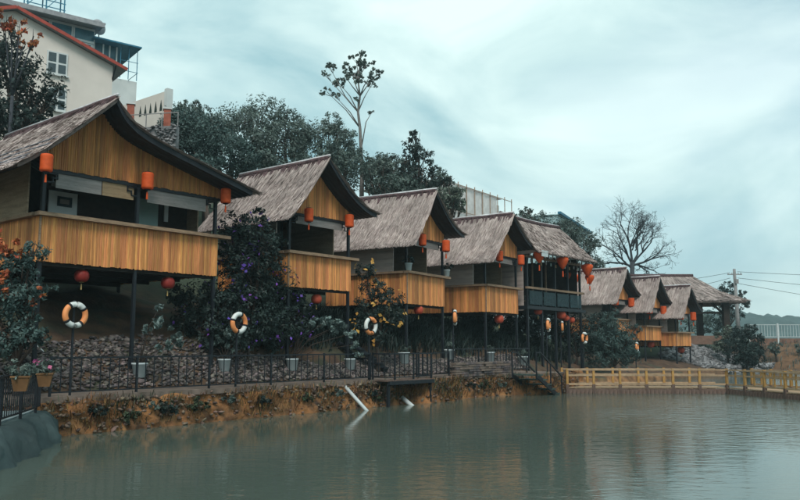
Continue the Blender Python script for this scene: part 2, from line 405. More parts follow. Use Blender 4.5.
# ------------------------------------------------------------------ foliage helpers
def leaf_arrays(P, Nrm, l, w):
    n = len(P)
    T = rng.normal(size=(n, 3)); T -= (T * Nrm).sum(1, keepdims=True) * Nrm; T /= np.linalg.norm(T, axis=1, keepdims=True) + 1e-9
    B = np.cross(Nrm, T); ls = l * rng.uniform(.6, 1.3, (n, 1)); ws = w * rng.uniform(.6, 1.3, (n, 1))
    a = P - T * ls * .5; c = P + T * ls * .5
    bb = P + B * ws * .5 + Nrm * ws * .18; d = P - B * ws * .5 + Nrm * ws * .18
    Vv = np.stack([a, bb, c, d], 1).reshape(-1, 3)
    Ff = np.arange(4 * n).reshape(-1, 4)
    return Vv, Ff
def lump_points(lumps, n, shell=.55, clump=.0):
    P, Q = [], []
    tot = sum(r[3] ** 2 for r in lumps)
    for (x, y, z, r) in [l[:4] for l in lumps]:
        k = max(8, int(n * r * r / tot))
        nc = max(5, int(k / 22))                                   # twig clusters
        d = rng.normal(size=(nc, 3)); d /= np.linalg.norm(d, axis=1, keepdims=True)
        rr = r * (shell + (1 - shell) * rng.uniform(0, 1, (nc, 1)) ** .7) * rng.uniform(.82, 1.12, (nc, 1))
        cc = d * rr * np.array([1, 1, .85])
        idx = rng.integers(0, nc, k)
        off = np.clip(rng.normal(size=(k, 3)), -1.7, 1.7) * r * .13
        p = cc[idx] + off
        nn = d[idx] * .7 + rng.normal(size=(k, 3)) * .55 + np.array([0, 0, .45]); nn /= np.linalg.norm(nn, axis=1, keepdims=True)
        P.append(p + np.array([x, y, z])); Q.append(nn)
    return np.concatenate(P), np.concatenate(Q)
def plant(name, label, cat, base, lumps, n, leaf, lm, bark=None, trunk_r=.12, flowers=None, group=None, shell=.5):
    """lumps are relative to base; makes trunk (with limbs), crown and optional blossoms"""
    t = empty(name, base)
    tag(t, label, cat, group)
    mb = MB(); top = max(l[2] for l in lumps); zmid = min(l[2] for l in lumps)
    mx_ = sum(l[0] for l in lumps) / len(lumps); my_ = sum(l[1] for l in lumps) / len(lumps)
    fork = Vector((mx_ * .5, my_ * .5, max(.15, zmid * .6)))
    mb.tube([(0, 0, -.25), fork * .5 + Vector((.04, .03, 0)), fork], [trunk_r, trunk_r * .8, trunk_r * .65], 7)
    for l in lumps:
        e = Vector(l[:3]); mid = fork.lerp(e, .5) + Vector((random.uniform(-.1, .1), random.uniform(-.1, .1), .12 * l[3]))
        mb.tube([fork, mid, e], [trunk_r * .5, trunk_r * .35, trunk_r * .12], 5)
        for q in range(4):
            dd = Vector((random.uniform(-1, 1), random.uniform(-1, 1), random.uniform(-.2, 1))).normalized() * l[3] * .8
            mb.tube([mid.lerp(e, .3 + .2 * q), e + dd], [trunk_r * .2, trunk_r * .05], 4)
    mb.build('trunk', bark or M_bark, t, True)
    P, Q = lump_points(lumps, n, shell)
    Vv, Ff = leaf_arrays(P, Q, leaf[0], leaf[1])
    cr = obj('crown', np_mesh('crown', Vv, Ff), lm, t)
    if flowers:
        fm, fn, fl = flowers
        P, Q = lump_points([(l[0], l[1] - .05, l[2], l[3] * 1.06) for l in lumps], fn, .9)
        # keep blossoms on the open side
        Vv, Ff = leaf_arrays(P, Q, fl, fl * .8); obj('blossom', np_mesh('blossom', Vv, Ff), fm, t)
    return t
def lumps_px(base, spec, Y):
    """spec: (px, py, r_px[, dY]) -> lumps relative to base"""
    out = []
    for s in spec:
        yy = Y + (s[3] if len(s) > 3 else 0); p = at(s[0], s[1], yy)
        out.append((p.x - base[0], p.y - base[1], p.z - base[2], s[2] * yy / 786.0))
    return out
def on_ground(px, Y):
    X = (px - 400) / 786.0 * Y; return Vector((X, Y, height(X, Y)))

# ------------------------------------------------------------------ thatch / bamboo generators
def bamboo_panel(x0, x1, ztop, zbot, y, facing=-1, axis='x', w=.055):
    """ztop / zbot: functions of the running coordinate; strips lie in plane y (axis x) or x (axis y)"""
    mb = MB(); a = x0
    while a < x1 - .01:
        ww = min(w * random.uniform(.75, 1.3), x1 - a); c = a + ww / 2
        zt, zb = ztop(c) - random.uniform(0, .012), zbot(c) + random.uniform(-.02, .012)
        if zt - zb > .03:
            lean = random.uniform(-.005, .005); pr = random.uniform(.008, .017)
            prof = [(-.51, 0), (-.28, pr), (.28, pr), (.51, 0)]
            vs = []
            for z, dl in ((zb, -lean), (zt, lean)):
                for (f, d) in prof:
                    q = c + f * ww + dl
                    vs.append((q, y + facing * d, z) if axis == 'x' else (y + facing * d, q, z))
            mb.add(vs, [(0, 1, 5, 4), (1, 2, 6, 5), (2, 3, 7, 6), (3, 0, 4, 7), (0, 3, 2, 1), (4, 5, 6, 7)])
        a += ww
    return mb
def thatch(slope_pt, n, ln, w=.05, eave=.12, rough=.05):
    """slope_pt(s, t): s along the ridge 0..1, t from ridge 0 to eave 1 (may pass 1). Straw strips laid down the slope."""
    Vv = np.zeros((n, 6, 3))
    for i in range(n):
        s = random.random(); 
        if random.random() < .10: s = random.choice((random.uniform(-.012, .02), random.uniform(.98, 1.012)))
        t = random.uniform(-.02, 1.0); l = ln * random.uniform(.5, 1.3)
        if random.random() < .16: t = random.uniform(.86, 1.0)
        t1 = min(t + l, 1 + eave * random.uniform(.1, 1.0)); tm_ = (t + t1) / 2; ds = random.uniform(-.02, .02) 
        a, m_, e = slope_pt(s, t), slope_pt(s + ds * .5, tm_), slope_pt(s + ds, t1)
        d = (e - a).normalized() if (e - a).length > 1e-6 else Vector((0, 0, -1))
        sd = (slope_pt(s + .01, tm_) - slope_pt(s, tm_)).normalized(); nn = sd.cross(d)
        if nn.z < 0: nn = -nn
        lift = random.uniform(0, rough); lift2 = random.uniform(0, rough * 1.6)
        ww = w * random.uniform(.5, 1.4) / 2
        for q, (p, up) in enumerate(((a, lift * .4), (m_, lift), (e, lift2))):
            p = p + nn * (up + .004); k = ww * (1, .9, .35)[q]
            tw = random.uniform(-.5, .5) * ww
            Vv[i, q * 2] = p - sd * k - nn * tw; Vv[i, q * 2 + 1] = p + sd * k + nn * tw
    base = np.arange(n)[:, None] * 6
    Ff = np.concatenate([base + np.array([0, 1, 3, 2]), base + np.array([2, 3, 5, 4])])
    return np_mesh('thatch', Vv.reshape(-1, 3), Ff)

def fret(mb, x, z, y, sgn, k=1.0):
    """little stepped corner bracket of square bars under a header"""
    t_ = .035 * k
    def b(x0, z0, x1, z1): mb.bar((x + sgn * x0 * k, y, z + z0 * k), (x + sgn * x1 * k, y, z + z1 * k), t_, t_)
    b(0, 0, .34, 0); b(.34, .06, .34, -.16); b(0, -.26, .20, -.26); b(.20, -.10, .20, -.26); b(.20, -.12, .34, -.12)

# ------------------------------------------------------------------ huts
HUTS = []
def hut(corner, head, w, d, zf, zr, za, ze, label, ov=.8, ovs=.8, side_wall='board', big=False, curve=1.6, ground=None,
        slat=.055, straws=2600, wall_r=True, zh=None, rx=None, zel=None, el=-.7):
    """local x along the front (bank direction), y into the hill. corner = (X, Y) of the front corner at the low-u end."""
    cx, cy = corner; rz = math.pi / 2 - head
    z0 = ground
    t = empty('thatched_hut', (cx, cy, z0), rz); tag(t, label, 'hut')
    f, r, a, e = zf - z0, zr - z0, za - z0, ze - z0
    HUTS.append((t, f, r, a, e, w, d))
    mid = w / 2; rx = w * .38 if rx is None else rx; zel = (e - .65) if zel is None else zel - z0
    run = {-1: rx - el, 1: w + ovs - rx}; ez_ = {-1: zel, 1: e}; cv = {-1: 1.12, 1: curve}
    def prof(sg, tt):
        if big and sg > 0: return a - (a - e) * (.34 * (1 - math.exp(-max(0, tt) / .075)) + .66 * tt)
        return ez_[sg] + (a - ez_[sg]) * (max(0, 1 - tt)) ** cv[sg] - max(0, tt - 1) * (.35 if sg > 0 else .9) * (a - ez_[sg])
    def roof_z(x):
        sg = -1 if x < rx else 1; return prof(sg, min(1, abs(x - rx) / run[sg]))
    # ground heights for posts
    c, s = math.cos(rz), math.sin(rz)
    def gz(x, y): return height(cx + x * c - y * s, cy + x * s + y * c) - z0
    th = .16
    # floor and joists
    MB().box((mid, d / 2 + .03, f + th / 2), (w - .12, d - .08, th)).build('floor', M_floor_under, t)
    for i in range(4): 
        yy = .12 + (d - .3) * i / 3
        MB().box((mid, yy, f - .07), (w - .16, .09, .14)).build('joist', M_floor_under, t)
    hd = (zh - z0) if zh else e - .32                       # header height
    # posts
    fx = [.09, w - .09] if not big else [.09, w * .5, w - .09]
    for x in fx:
        MB().box((x, .09, (gz(x, .1) - .2 + hd) / 2), (.10, .10, hd - gz(x, .1) + .2)).build('post', M_steel, t)
    for x in (.09, w - .09):
        zz = roof_z(x) - .1
        MB().box((x, d - .09, (gz(x, d) - .2 + zz) / 2), (.10, .10, zz - gz(x, d) + .2)).build('post', M_steel, t)
    # parapet: frame boards + bamboo
    ztop = r - .07
    MB().box((mid, .035, (f + ztop) / 2), (w - .1, .03, ztop - f - .02)).build('parapet_board', M_dark, t)
    for sx in (.035, w - .035):
        MB().box((sx, d / 2, (f + ztop) / 2), (.03, d - .1, ztop - f - .02)).build('parapet_board', M_dark, t)
    zb_ = lambda q: f - .03
    zt_ = lambda q: ztop + .01
    bamboo_panel(0, w, zt_, zb_, .015, -1, 'x', slat).build('bamboo_front', M_bamboo, t, kind='stuff')
    bamboo_panel(0.02, d, zt_, zb_, .015, -1, 'y', slat).build('bamboo_side', M_bamboo, t, kind='stuff')
    bamboo_panel(0.02, d, zt_, zb_, w - .015, 1, 'y', slat).build('bamboo_side', M_bamboo, t, kind='stuff')
    MB().box((0.0, -.012, (f + ztop) / 2), (.05, .05, ztop - f + .02)).build('corner_strip', M_rail, t)
    # rail caps with projecting ends
    ex = .42 if big else .32
    MB().box((mid + ex * .35, -.03, r - .03), (w + ex * 1.3, .30, .11)).build('rail_cap', M_rail, t)
    MB().box((-.04, d / 2 + .12, r - .032), (.26, d - .02, .10)).build('rail_cap', M_rail, t)
    MB().box((w + .04, d / 2 + .12, r - .032), (.26, d - .02, .10)).build('rail_cap', M_rail, t)
    # header, gable cladding front and back
    MB().box((mid, .10, hd), (w + .1, .12, .12)).build('header_beam', M_steel, t)
    ov_in = .13
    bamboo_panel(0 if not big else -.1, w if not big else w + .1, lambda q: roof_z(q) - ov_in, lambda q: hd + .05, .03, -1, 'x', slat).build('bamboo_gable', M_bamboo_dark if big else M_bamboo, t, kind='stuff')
    nG = 24; gv, gf = [], []
    for y in (.05, d - .04):
        o = len(gv)
        for i in range(nG + 1):
            x = w * i / nG; gv += [(x, y, hd if y < 1 else f), (x, y, roof_z(x) - ov_in - .02)]
        gf += [(o + 2 * i, o + 2 * i + 2, o + 2 * i + 3, o + 2 * i + 1) for i in range(nG)]
    MB().add(gv, gf).build('gable_board', M_dark, t)
    # blinds hung under the header
    bl = .44 if big else .30
    spans = [(.35, w * .5 - .1, 0), (w * .5 + .35, w - .4, 0)] if big else [(.45, w - .45, 0)]
    if big:
        spans = [(.45, w * .30, 0), (w * .30 + .03, w * .5 - .15, 1), (w * .5 + .35, w - .5, 0)]
    for (xa, xb, kk) in spans:
        MB().box(((xa + xb) / 2, .10, hd - .06 - bl / 2), (xb - xa, .025, bl)).build('reed_blind', (M_blind, M_blind2)[kk], t)
    for bx_, sg_ in [(fx[0] + .05, 1), (fx[-1] - .05, -1)] + ([(fx[1] - .05, -1)] if big else []):
        br = MB(); fret(br, bx_, hd - .10, .06, sg_); br.build('bracket', M_steel, t)
    # side walls above the parapet
    wm_ = {'mat': M_mat, 'board': M_board}[side_wall]
    zt_w = roof_z(.02) - .12; zt_r = roof_z(w - .02) - .12
    y0 = .9 if big else .75
    MB().box((.04, (y0 + d) / 2, (r + zt_w) / 2), (.05, d - y0, zt_w - r)).build('side_wall', wm_, t)
    if side_wall == 'board' :
        nb_ = 6
        for i in range(1, nb_):
            MB().box((.008, (y0 + d) / 2, r + (zt_w - r) * i / nb_), (.02, d - y0, .02)).build('batten', M_board, t)
    if wall_r: MB().box((w - .04, (y0 + .25 + d) / 2, (r + zt_r) / 2), (.05, d - y0 - .25, zt_r - r)).build('side_wall', M_mat, t)
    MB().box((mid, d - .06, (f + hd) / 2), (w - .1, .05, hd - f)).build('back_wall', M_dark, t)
    # roof
    dl = d + ov + .35
    def slope(sgn, off=0.0):
        def fn(s_, tt):
            return Vector((rx + sgn * run[sgn] * tt, -ov + dl * s_, prof(sgn, tt) + off))
        return fn
    for sgn in (-1, 1):
        fn = slope(sgn); nt_, ns_ = (28 if big else 14), 2
        mb = MB(); thk = .11
        gv = []; 
        for lay in (0, 1):
            for i in range(nt_ + 1):
                for s_ in (0, 1):
                    p = fn(s_, i / nt_); gv.append((p.x, p.y, p.z - lay * thk))
        o2 = (nt_ + 1) * 2; gf = []
        for i in range(nt_):
            gf += [(2 * i, 2 * i + 2, 2 * i + 3, 2 * i + 1), (o2 + 2 * i + 1, o2 + 2 * i + 3, o2 + 2 * i + 2, o2 + 2 * i),
                   (2 * i, o2 + 2 * i, o2 + 2 * i + 2, 2 * i + 2), (2 * i + 1, 2 * i + 3, o2 + 2 * i + 3, o2 + 2 * i + 1)]
        gf.append((2 * nt_, o2 + 2 * nt_, o2 + 2 * nt_ + 1, 2 * nt_ + 1))
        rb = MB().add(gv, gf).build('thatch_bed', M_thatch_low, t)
        # dark sheet underside with ribs
        mb = MB(); nr = 40
        yy0, yy1 = -ov + .015, -ov + dl - .02
        rows = 2 * 26
        gv, gf = [], []
        for j in range(rows + 1):
            yv = yy0 + (yy1 - yy0) * j / rows; bumpz = .018 if j % 2 else 0
            for i in range(nt_ + 1):
                p = fn(0, i / nt_ * 1.02); gv.append((p.x, yv, p.z - thk - .012 - bumpz))
        for j in range(rows):
            for i in range(nt_):
                q = j * (nt_ + 1) + i; gf.append((q, q + 1, q + nt_ + 2, q + nt_ + 1))
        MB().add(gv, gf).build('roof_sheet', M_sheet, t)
        # barge strip along the front verge, in lapped lengths
        for seg in range(5):
            sp_ = (0, .08, .24, .48, .74, 1.0) if big and sgn > 0 else (0, .2, .4, .6, .8, 1.0)
            bm = MB(); a0, a1 = sp_[seg], sp_[seg + 1] + .012; pr_ = []
            for q in range(4):
                p = fn(0, lerp(a0, a1, q / 3)); pr_.append(p)
            gv = []; gf = []
            for p in pr_:
                gv += [(p.x, -ov - .012 - .004 * (seg % 2), p.z + .0), (p.x, -ov - .012 - .004 * (seg % 2), p.z - thk - (.06 if sgn > 0 else -.02)),
                       (p.x, -ov + .012, p.z - thk - (.06 if sgn > 0 else -.02)), (p.x, -ov + .012, p.z)]
            for q in range(3):
                for m_ in range(4): gf.append((4 * q + m_, 4 * q + (m_ + 1) % 4, 4 * q + 4 + (m_ + 1) % 4, 4 * q + 4 + m_))
            gf += [(0, 3, 2, 1), (12, 13, 14, 15)]
            bm.add(gv, gf).build('barge_board', M_sheet if sgn > 0 else M_thatch_low, t)
        nn_ = straws if sgn < 0 else straws // 2
        th_o = obj('thatch', thatch(slope(sgn, .015), nn_, .30 if not big else .24, .034, .10, .04), M_thatch, t, 'stuff')
    if big:                                                  # weathered laths lying bare on the lower thatch
        fnl = slope(-1)
        for tq, sa_, sb_ in ((.58, .02, .62), (.70, .0, .78), (.84, .03, .7), (.93, .0, .5)):
            p0_, p1_ = fnl(sa_, tq), fnl(sb_, tq + random.uniform(-.01, .01)); up_ = Vector((-.55, 0, .83))
            MB().bar(p0_ + up_ * .07, p1_ + up_ * .07, .15, .02, up=up_).build('roof_lath', M_lath, t)
    # ridge: dark straw bundle and pale cap
    mb = MB(); mb.tube([(rx, -ov + .05 + (dl - .1) * i / 8, a + .03 + .015 * math.sin(i * 2.1)) for i in range(9)], .10, 8); mb.build('ridge_roll', M_ridge_straw, t, True)
    MB().tube([(rx, -ov - .03, a + .135), (rx, -ov + dl * .5, a + .12), (rx, -ov + dl, a + .13)], .05, 6).build('ridge_cap', M_ridge, t, True)
    # straw tied over the ridge
    tb = MB()
    for i in range(int(dl / .11)):
        y = -ov + random.uniform(.05, dl - .05)
        for sgn in (-1, 1):
            p1 = Vector((rx + sgn * run[sgn] * .02, y, prof(sgn, .02) + .09)); k = random.uniform(.04, .15)
            p2 = Vector((rx + sgn * run[sgn] * k, y + random.uniform(-.12, .12), prof(sgn, k) + .05))
            tb.bar(p1, p2, random.uniform(.03, .14), .015)
    tb.build('ridge_ties', M_ridge_straw, t, kind='stuff')
    return t

VF = 22.1
P = onV(38, 260, VF); h1 = hut((P.x, P.y), HEAD, 6.35, 6.2, P.z, P.z + 1.38, 9.97, 7.95,
    'largest thatched stilt hut with wide bamboo parapet and three lanterns', ov=.85, ovs=.72, side_wall='mat', big=True, curve=1.45, ground=1.75, slat=.07, straws=17000, zh=7.62, rx=1.75, zel=7.45, el=-1.1)
h1_corner = P
P = onV(288, 285.5, VF); hut((P.x, P.y), HEAD, 3.55, 4.3, P.z, 6.1, 9.85, 8.02,
    'small thatched stilt hut beside the purple-flowered shrubs', ov=.85, ovs=.62, ground=1.6, straws=13000, curve=1.7, zh=7.6, rx=1.32, zel=7.3)
P = onV(407, 302.8, VF); hut((P.x, P.y), R(31), 3.7, 4.6, P.z, 5.85, 9.72, 8.0,
    'thatched stilt hut with white flower pots standing on its parapet', ov=.8, ovs=.6, ground=1.6, straws=11000, curve=1.7, zh=7.5, rx=1.4, zel=7.05)
P = onV(486, 311, VF); hut((P.x, P.y), R(35), 3.75, 5.2, P.z, 5.65, 9.5, 7.95,
    'thatched stilt hut touching the long open pavilion', ov=.8, ovs=.75, ground=1.6, straws=10000, curve=1.7, zh=7.3, rx=1.75, zel=6.85)
for (pxr, Yr, zf, zr, za, ze, lab) in ((630, 62, 3.15, 4.5, 8.35, 6.35, 'low thatched hut beside the feathery green bush'),
                                       (662, 64, 2.9, 4.0, 7.85, 5.8, 'middle one of three low thatched huts past the pavilion'),
                                       (691.5, 66, 2.45, 3.55, 7.3, 5.4, 'low thatched hut beside the riprap stone slope')):
    X = (pxr - 400) / 786 * Yr; w = 3.4
    gx, gy = X - w * UX, Yr - w * UY
    hut((gx, gy), HEAD, w, 4.6, zf, zr, za, ze, lab, ov=.8, ground=height(gx + 1, gy + 1) - .1, straws=4000, curve=1.7, slat=.08, zh=ze - .35, rx=1.4, zel=ze - .65)

# interior of the large hut
t, f, r, a, e, w, d = HUTS[0]
def inner(name, mt, x, z, sx, sz, y, dep=.05, parent=None): return MB().box((x, y, z), (sx, dep, sz)).build(name, mt, parent or t)
u0_ = uv(h1_corner.x, h1_corner.y)[0]
def pin_(name, mt, x0, y0, x1, y1, off=0.0, dep=.05, parent=None):
    a_, b_ = onV((x0), (y0), VF + 1.7), onV(x1, y1, VF + 1.7)
    xa, xb = uv(a_.x, a_.y)[0] - u0_, uv(b_.x, b_.y)[0] - u0_; zz0, zz1 = b_.z - t.location.z, a_.z - t.location.z
    return MB().box(((xa + xb) / 2, 1.7 - off, (zz0 + zz1) / 2), (abs(xb - xa), dep, abs(zz1 - zz0))).build(name, mt, parent or t)
wd = pin_('window', M_white, 49, 190, 76, 222)
pin_('pane', M_glassdark, 57, 196, 71, 208, .04, .03, wd)
pin_('window_frame', M_blind, 59, 199, 68, 205, .07, .03, wd)
pin_('reed_blind', M_blind, 51, 181, 76, 190, .02)
pin_('door_panel', M_mint, 138, 198, 157, 232)
pin_('door_frame', M_white, 164.5, 203, 167.5, 222)
pin_('partition_wall', M_dark, 44, 150, 190, 240, -.1)
inner('partition', M_mat, w - .5, (r + e) / 2 - .1, 1.0, e - r, d - .3, .05)

# ------------------------------------------------------------------ long open pavilion
pu0, pu1 = 38.75, 45.6
X, Y = xy(pu0, VF); pz0 = 1.5
pv = empty('open_pavilion', (X, Y, pz0), math.pi / 2 - HEAD)
tag(pv, 'long dark open pavilion with glass balustrade and thatched roof slope', 'pavilion')
pl_ = pu1 - pu0; zf_, zr_, za_, ze_ = 4.5 - pz0, 5.75 - pz0, 9.95 - pz0, 7.75 - pz0; pd = 4.6
MB().box((pl_ / 2, pd / 2, zf_ + .11), (pl_, pd, .22)).build('deck', M_steel, pv)
MB().box((pl_ / 2, -.06, zf_ + .10), (pl_ + .5, .1, .16)).build('deck_edge', M_steel, pv)
for i in range(5):
    x = .1 + (pl_ - .2) * i / 4
    MB().box((x, .1, (ze_ - .1 - .7) / 2), (.12, .12, ze_ - .1 + .7)).build('post', M_steel, pv)
    if i < 4:
        x2 = x + (pl_ - .2) / 4
        MB().box(((x + x2) / 2, -.0, zf_ + .68), ((x2 - x) - .2, .03, .78)).build('glass_panel', M_clear, pv)
for x in (.1, pl_ - .1): MB().box((x, pd - .1, (ze_ - .1 - .3) / 2), (.12, .12, ze_ - .1 + .3)).build('post', M_steel, pv)
MB().box((pl_ / 2, -.02, zr_ - .02), (pl_ + .3, .16, .12)).build('rail_cap', M_rail, pv)
MB().box((pl_ / 2, .06, ze_ - .22), (pl_ + .2, .14, .14)).build('header_beam', M_rail, pv)
for i in range(16): MB().box((.3 + i * (pl_ - .6) / 15, -.02, ze_ - .13), (.07, .06, .16)).build('rafter_end', M_pipe if i % 3 == 0 else M_dark, pv)
MB().box((pl_ / 2, pd - .05, (zf_ + ze_) / 2 + .2), (pl_, .06, ze_ - zf_)).build('back_wall', M_dark, pv)
MB().box((pl_ - .05, pd / 2 + .1, (zf_ + ze_) / 2 + .05), (.06, pd - .4, ze_ - zf_ + .2)).build('side_wall', M_dark, pv)
MB().box((.05, pd / 2 + .1, (zf_ + ze_) / 2 + .05), (.06, pd - .4, ze_ - zf_ + .2)).build('side_wall', M_board, pv)
pm = 1.55                                                     # ridge position behind the front
gv = []
for x in (-.05, -.0):
    gv += [(x, -.7, ze_ - .1), (x, pm, za_ - .16), (x, pd + .3, ze_ - .1)]
MB().add(gv, [(0, 1, 2), (5, 4, 3)]).build('gable_wall', M_board, pv)
for i in range(4):                                            # shelves and seats inside
    x = .9 + i * 1.5
    MB().box((x, 2.6, zf_ + .7), (.9, .6, .06)).build('table_top', M_rail, pv)
    MB().box((x, 2.6, zf_ + .45), (.08, .08, .46)).build('table_leg', M_steel, pv)
    MB().box((x + .2, pd - .15, zr_ + .5 + .2 * (i % 2)), (.5, .06, .35)).build('wall_picture', (M_mint, M_blind, M_blind2, M_white)[i], pv)
for i in range(11):                                           # little pale plaques hung under the header
    MB().box((.45 + i * (pl_ - .9) / 10, .0, ze_ - .46 - .05 * (i % 3)), (.16, .02, .18)).build('hanging_plaque', (M_blind, M_mint, M_blind2)[i % 3], pv)
for i in range(5):                                            # leafy window boxes behind the glass
    x = .75 + i * 1.35
    bx_ = MB().box((x, .35, zf_ + .36), (.8, .26, .26)).build('window_box', M_dark, pv)
    P_, Q_ = lump_points([(x - .2, .35, zf_ + .72, .24), (x + .2, .35, zf_ + .68, .22)], 160, .3); Vv, Ff = leaf_arrays(P_, Q_, .14, .06)
    obj('foliage', np_mesh('foliage', Vv, Ff), (L_mid, L_pale)[i % 2], bx_)
for x in (1.7, 3.4, 5.1): MB().box((x, 1.6, (zf_ + ze_) / 2 + .1), (.09, .09, ze_ - zf_)).build('inner_post', M_rail, pv)
def pslope(front):
    yb = -.85 if front else pd + .6
    def fn(s_, tt):
        return Vector((-.25 + (pl_ + .3) * s_ - 0, lerp(pm, yb, tt), lerp(za_, ze_, tt if tt <= 1 else tt) + .05 * math.sin(tt * 3.1) * -1 + .10 * (abs(s_ - .5) * 2) ** 2 * (1 - tt)))
    return fn
for front in (True, False):
    fn = pslope(front); gv, gf = [], []; n_ = 10
    for lay in (0, 1):
        for j in range(n_ + 1):
            for i in range(n_ + 1):
                p = fn(j / n_, i / n_); gv.append((p.x, p.y, p.z - .14 * lay))
    o2 = (n_ + 1) ** 2
    for j in range(n_):
        for i in range(n_):
            q = j * (n_ + 1) + i; gf += [(q, q + 1, q + n_ + 2, q + n_ + 1), (o2 + q, o2 + q + n_ + 1, o2 + q + n_ + 2, o2 + q + 1)]
        q = j * (n_ + 1); gf += [(q + n_, q + 2 * n_ + 1, o2 + q + 2 * n_ + 1, o2 + q + n_)]
    for i in range(n_):
        gf += [(i, i + 1, o2 + i + 1, o2 + i)]; q = n_ * (n_ + 1) + i; gf += [(q, o2 + q, o2 + q + 1, q + 1)]
    MB().add(gv, gf).build('thatch_bed', M_thatch_low, pv)
    obj('thatch', thatch(pslope(front), 8500 if front else 1500, .24, .05, .07, .05), M_thatch, pv, 'stuff')
mb = MB(); mb.tube([(-.3 + (pl_ + .4) * i / 8, pm, za_ + .06 + .1 * (abs(i / 4 - 1)) ** 2) for i in range(9)], .12, 8); mb.build('ridge_roll', M_ridge_straw, pv, True)
MB().tube([(-.3 + (pl_ + .4) * i / 8, pm, za_ + .18 + .1 * (abs(i / 4 - 1)) ** 2) for i in range(9)], .035, 6).build('ridge_cap', M_ridge, pv, True)
MB().box((.25, -1.0, ze_ - .15), (.7, .05, .34)).build('white_board', M_pipe, pv)

# ------------------------------------------------------------------ hipped thatched shelter, far end
hx0, hx1, hy0, hy1 = 19.5, 32.0, 72.0, 80.5
hb = height(27, 76); hs_ = empty('hip_roof_shelter', (26, 76, hb)); tag(hs_, 'wide hip-roofed thatched shelter on thick dark posts', 'shelter')
zrid, zeav = at(690, 276, 76).z - hb, at(715, 301.5, 74).z - hb
ridge = [Vector((-3.5, .2, zrid)), Vector((2.6, .2, zrid))]
cor = [Vector((hx0 - 26, hy0 - 76, zeav)), Vector((hx1 - 26, hy0 - 76, zeav)), Vector((hx1 - 26, hy1 - 76, zeav)), Vector((hx0 - 26, hy1 - 76, zeav))]
faces4 = [(cor[0], cor[1], ridge[1], ridge[0]), (cor[1], cor[2], ridge[1], ridge[1]), (cor[2], cor[3], ridge[0], ridge[1]), (cor[3], cor[0], ridge[0], ridge[0])]
for fc in faces4:
    def fn(s_, tt, fc=fc):
        lo_ = fc[0].lerp(fc[1], s_); hi_ = fc[3].lerp(fc[2], s_); p = hi_ + (lo_ - hi_) * tt
        p.z -= .28 * math.sin(min(1, max(0, tt)) * math.pi); return p
    gv, gf = [], []; n_ = 8
    for lay in (0, 1):
        for j in range(n_ + 1):
            for i in range(n_ + 1): 
                p = fn(j / n_, i / n_); gv.append((p.x, p.y, p.z - .2 * lay))
    o2 = (n_ + 1) ** 2
    for j in range(n_):
        for i in range(n_):
            q = j * (n_ + 1) + i; gf += [(q, q + 1, q + n_ + 2, q + n_ + 1), (o2 + q, o2 + q + n_ + 1, o2 + q + n_ + 2, o2 + q + 1)]
        q = j * (n_ + 1); gf += [(q + n_, q + 2 * n_ + 1, o2 + q + 2 * n_ + 1, o2 + q + n_)]
    MB().add(gv, gf).build('thatch_bed', M_thatch_low, hs_)
    obj('thatch', thatch(fn, 3000, .22, .07, .04, .06), M_thatch, hs_, 'stuff')
MB().tube([ridge[0] + Vector((-.1, 0, .05)), ridge[1] + Vector((.1, 0, .05))], .16, 8).build('ridge_roll', M_ridge_straw, hs_, True)
for (x, y) in ((-5.2, -3.0), (4.4, -3.0), (-5.2, 3.4), (4.4, 3.4)):
    MB().box((x, y, (zeav + .1) / 2 - .2), (.52, .52, zeav + .5)).build('post', M_dark, hs_)
    for sg in (-1, 1): 
        if abs(x + sg) < 5.3: MB().bar((x, y, zeav - 1.5), (x + sg * 1.3, y, zeav - .1), .16, .16).build('brace', M_dark, hs_)
MB().bar((-5.2, -3.0, zeav - 1.1), (4.4, -3.0, zeav - 1.1), .16, .2).build('tie_beam', M_dark, hs_)
MB().bar((-5.6, -3.0, zeav - .05), (4.9, -3.0, zeav - .05), .2, .2).build('tie_beam', M_dark, hs_)
MB().box((1.0, -2.6, .35), (6.5, .5, .8)).build('base_wall', mat('plinth_brown', (.20, .12, .09), (.13, .08, .06), .9, 3), hs_)

# ------------------------------------------------------------------ path, railings, jetty, stairs
pm_ = MB(); n_ = 110; gv, gf = [], []
for i in range(n_ + 1):
    u = 8.5 + 27.6 * i / n_
    b_ = bulge(u) if u > 31 else 0
    ve = VE - .10 - b_ + .05 * fb(u, 3, .9, 3)
    for (v, z) in ((ve, 1.0), (ve, 1.16), (21.65 + .12 * fb(u, 7, .7), 1.17), (21.65, .95)):
        X, Y = xy(u, v); gv.append((X, Y, z + .012 * fb(u * 3, v, 1)))
for i in range(n_):
    for m_ in range(4): gf.append((4 * i + m_, 4 * i + (m_ + 1) % 4, 4 * i + 4 + (m_ + 1) % 4, 4 * i + 4 + m_))
gf += [(3, 2, 1, 0), tuple(4 * n_ + q for q in range(4))]
tag(pm_.add(gv, gf).build('path', M_path, kind='structure'), 'grey brown footpath along the pond bank behind the iron railing')

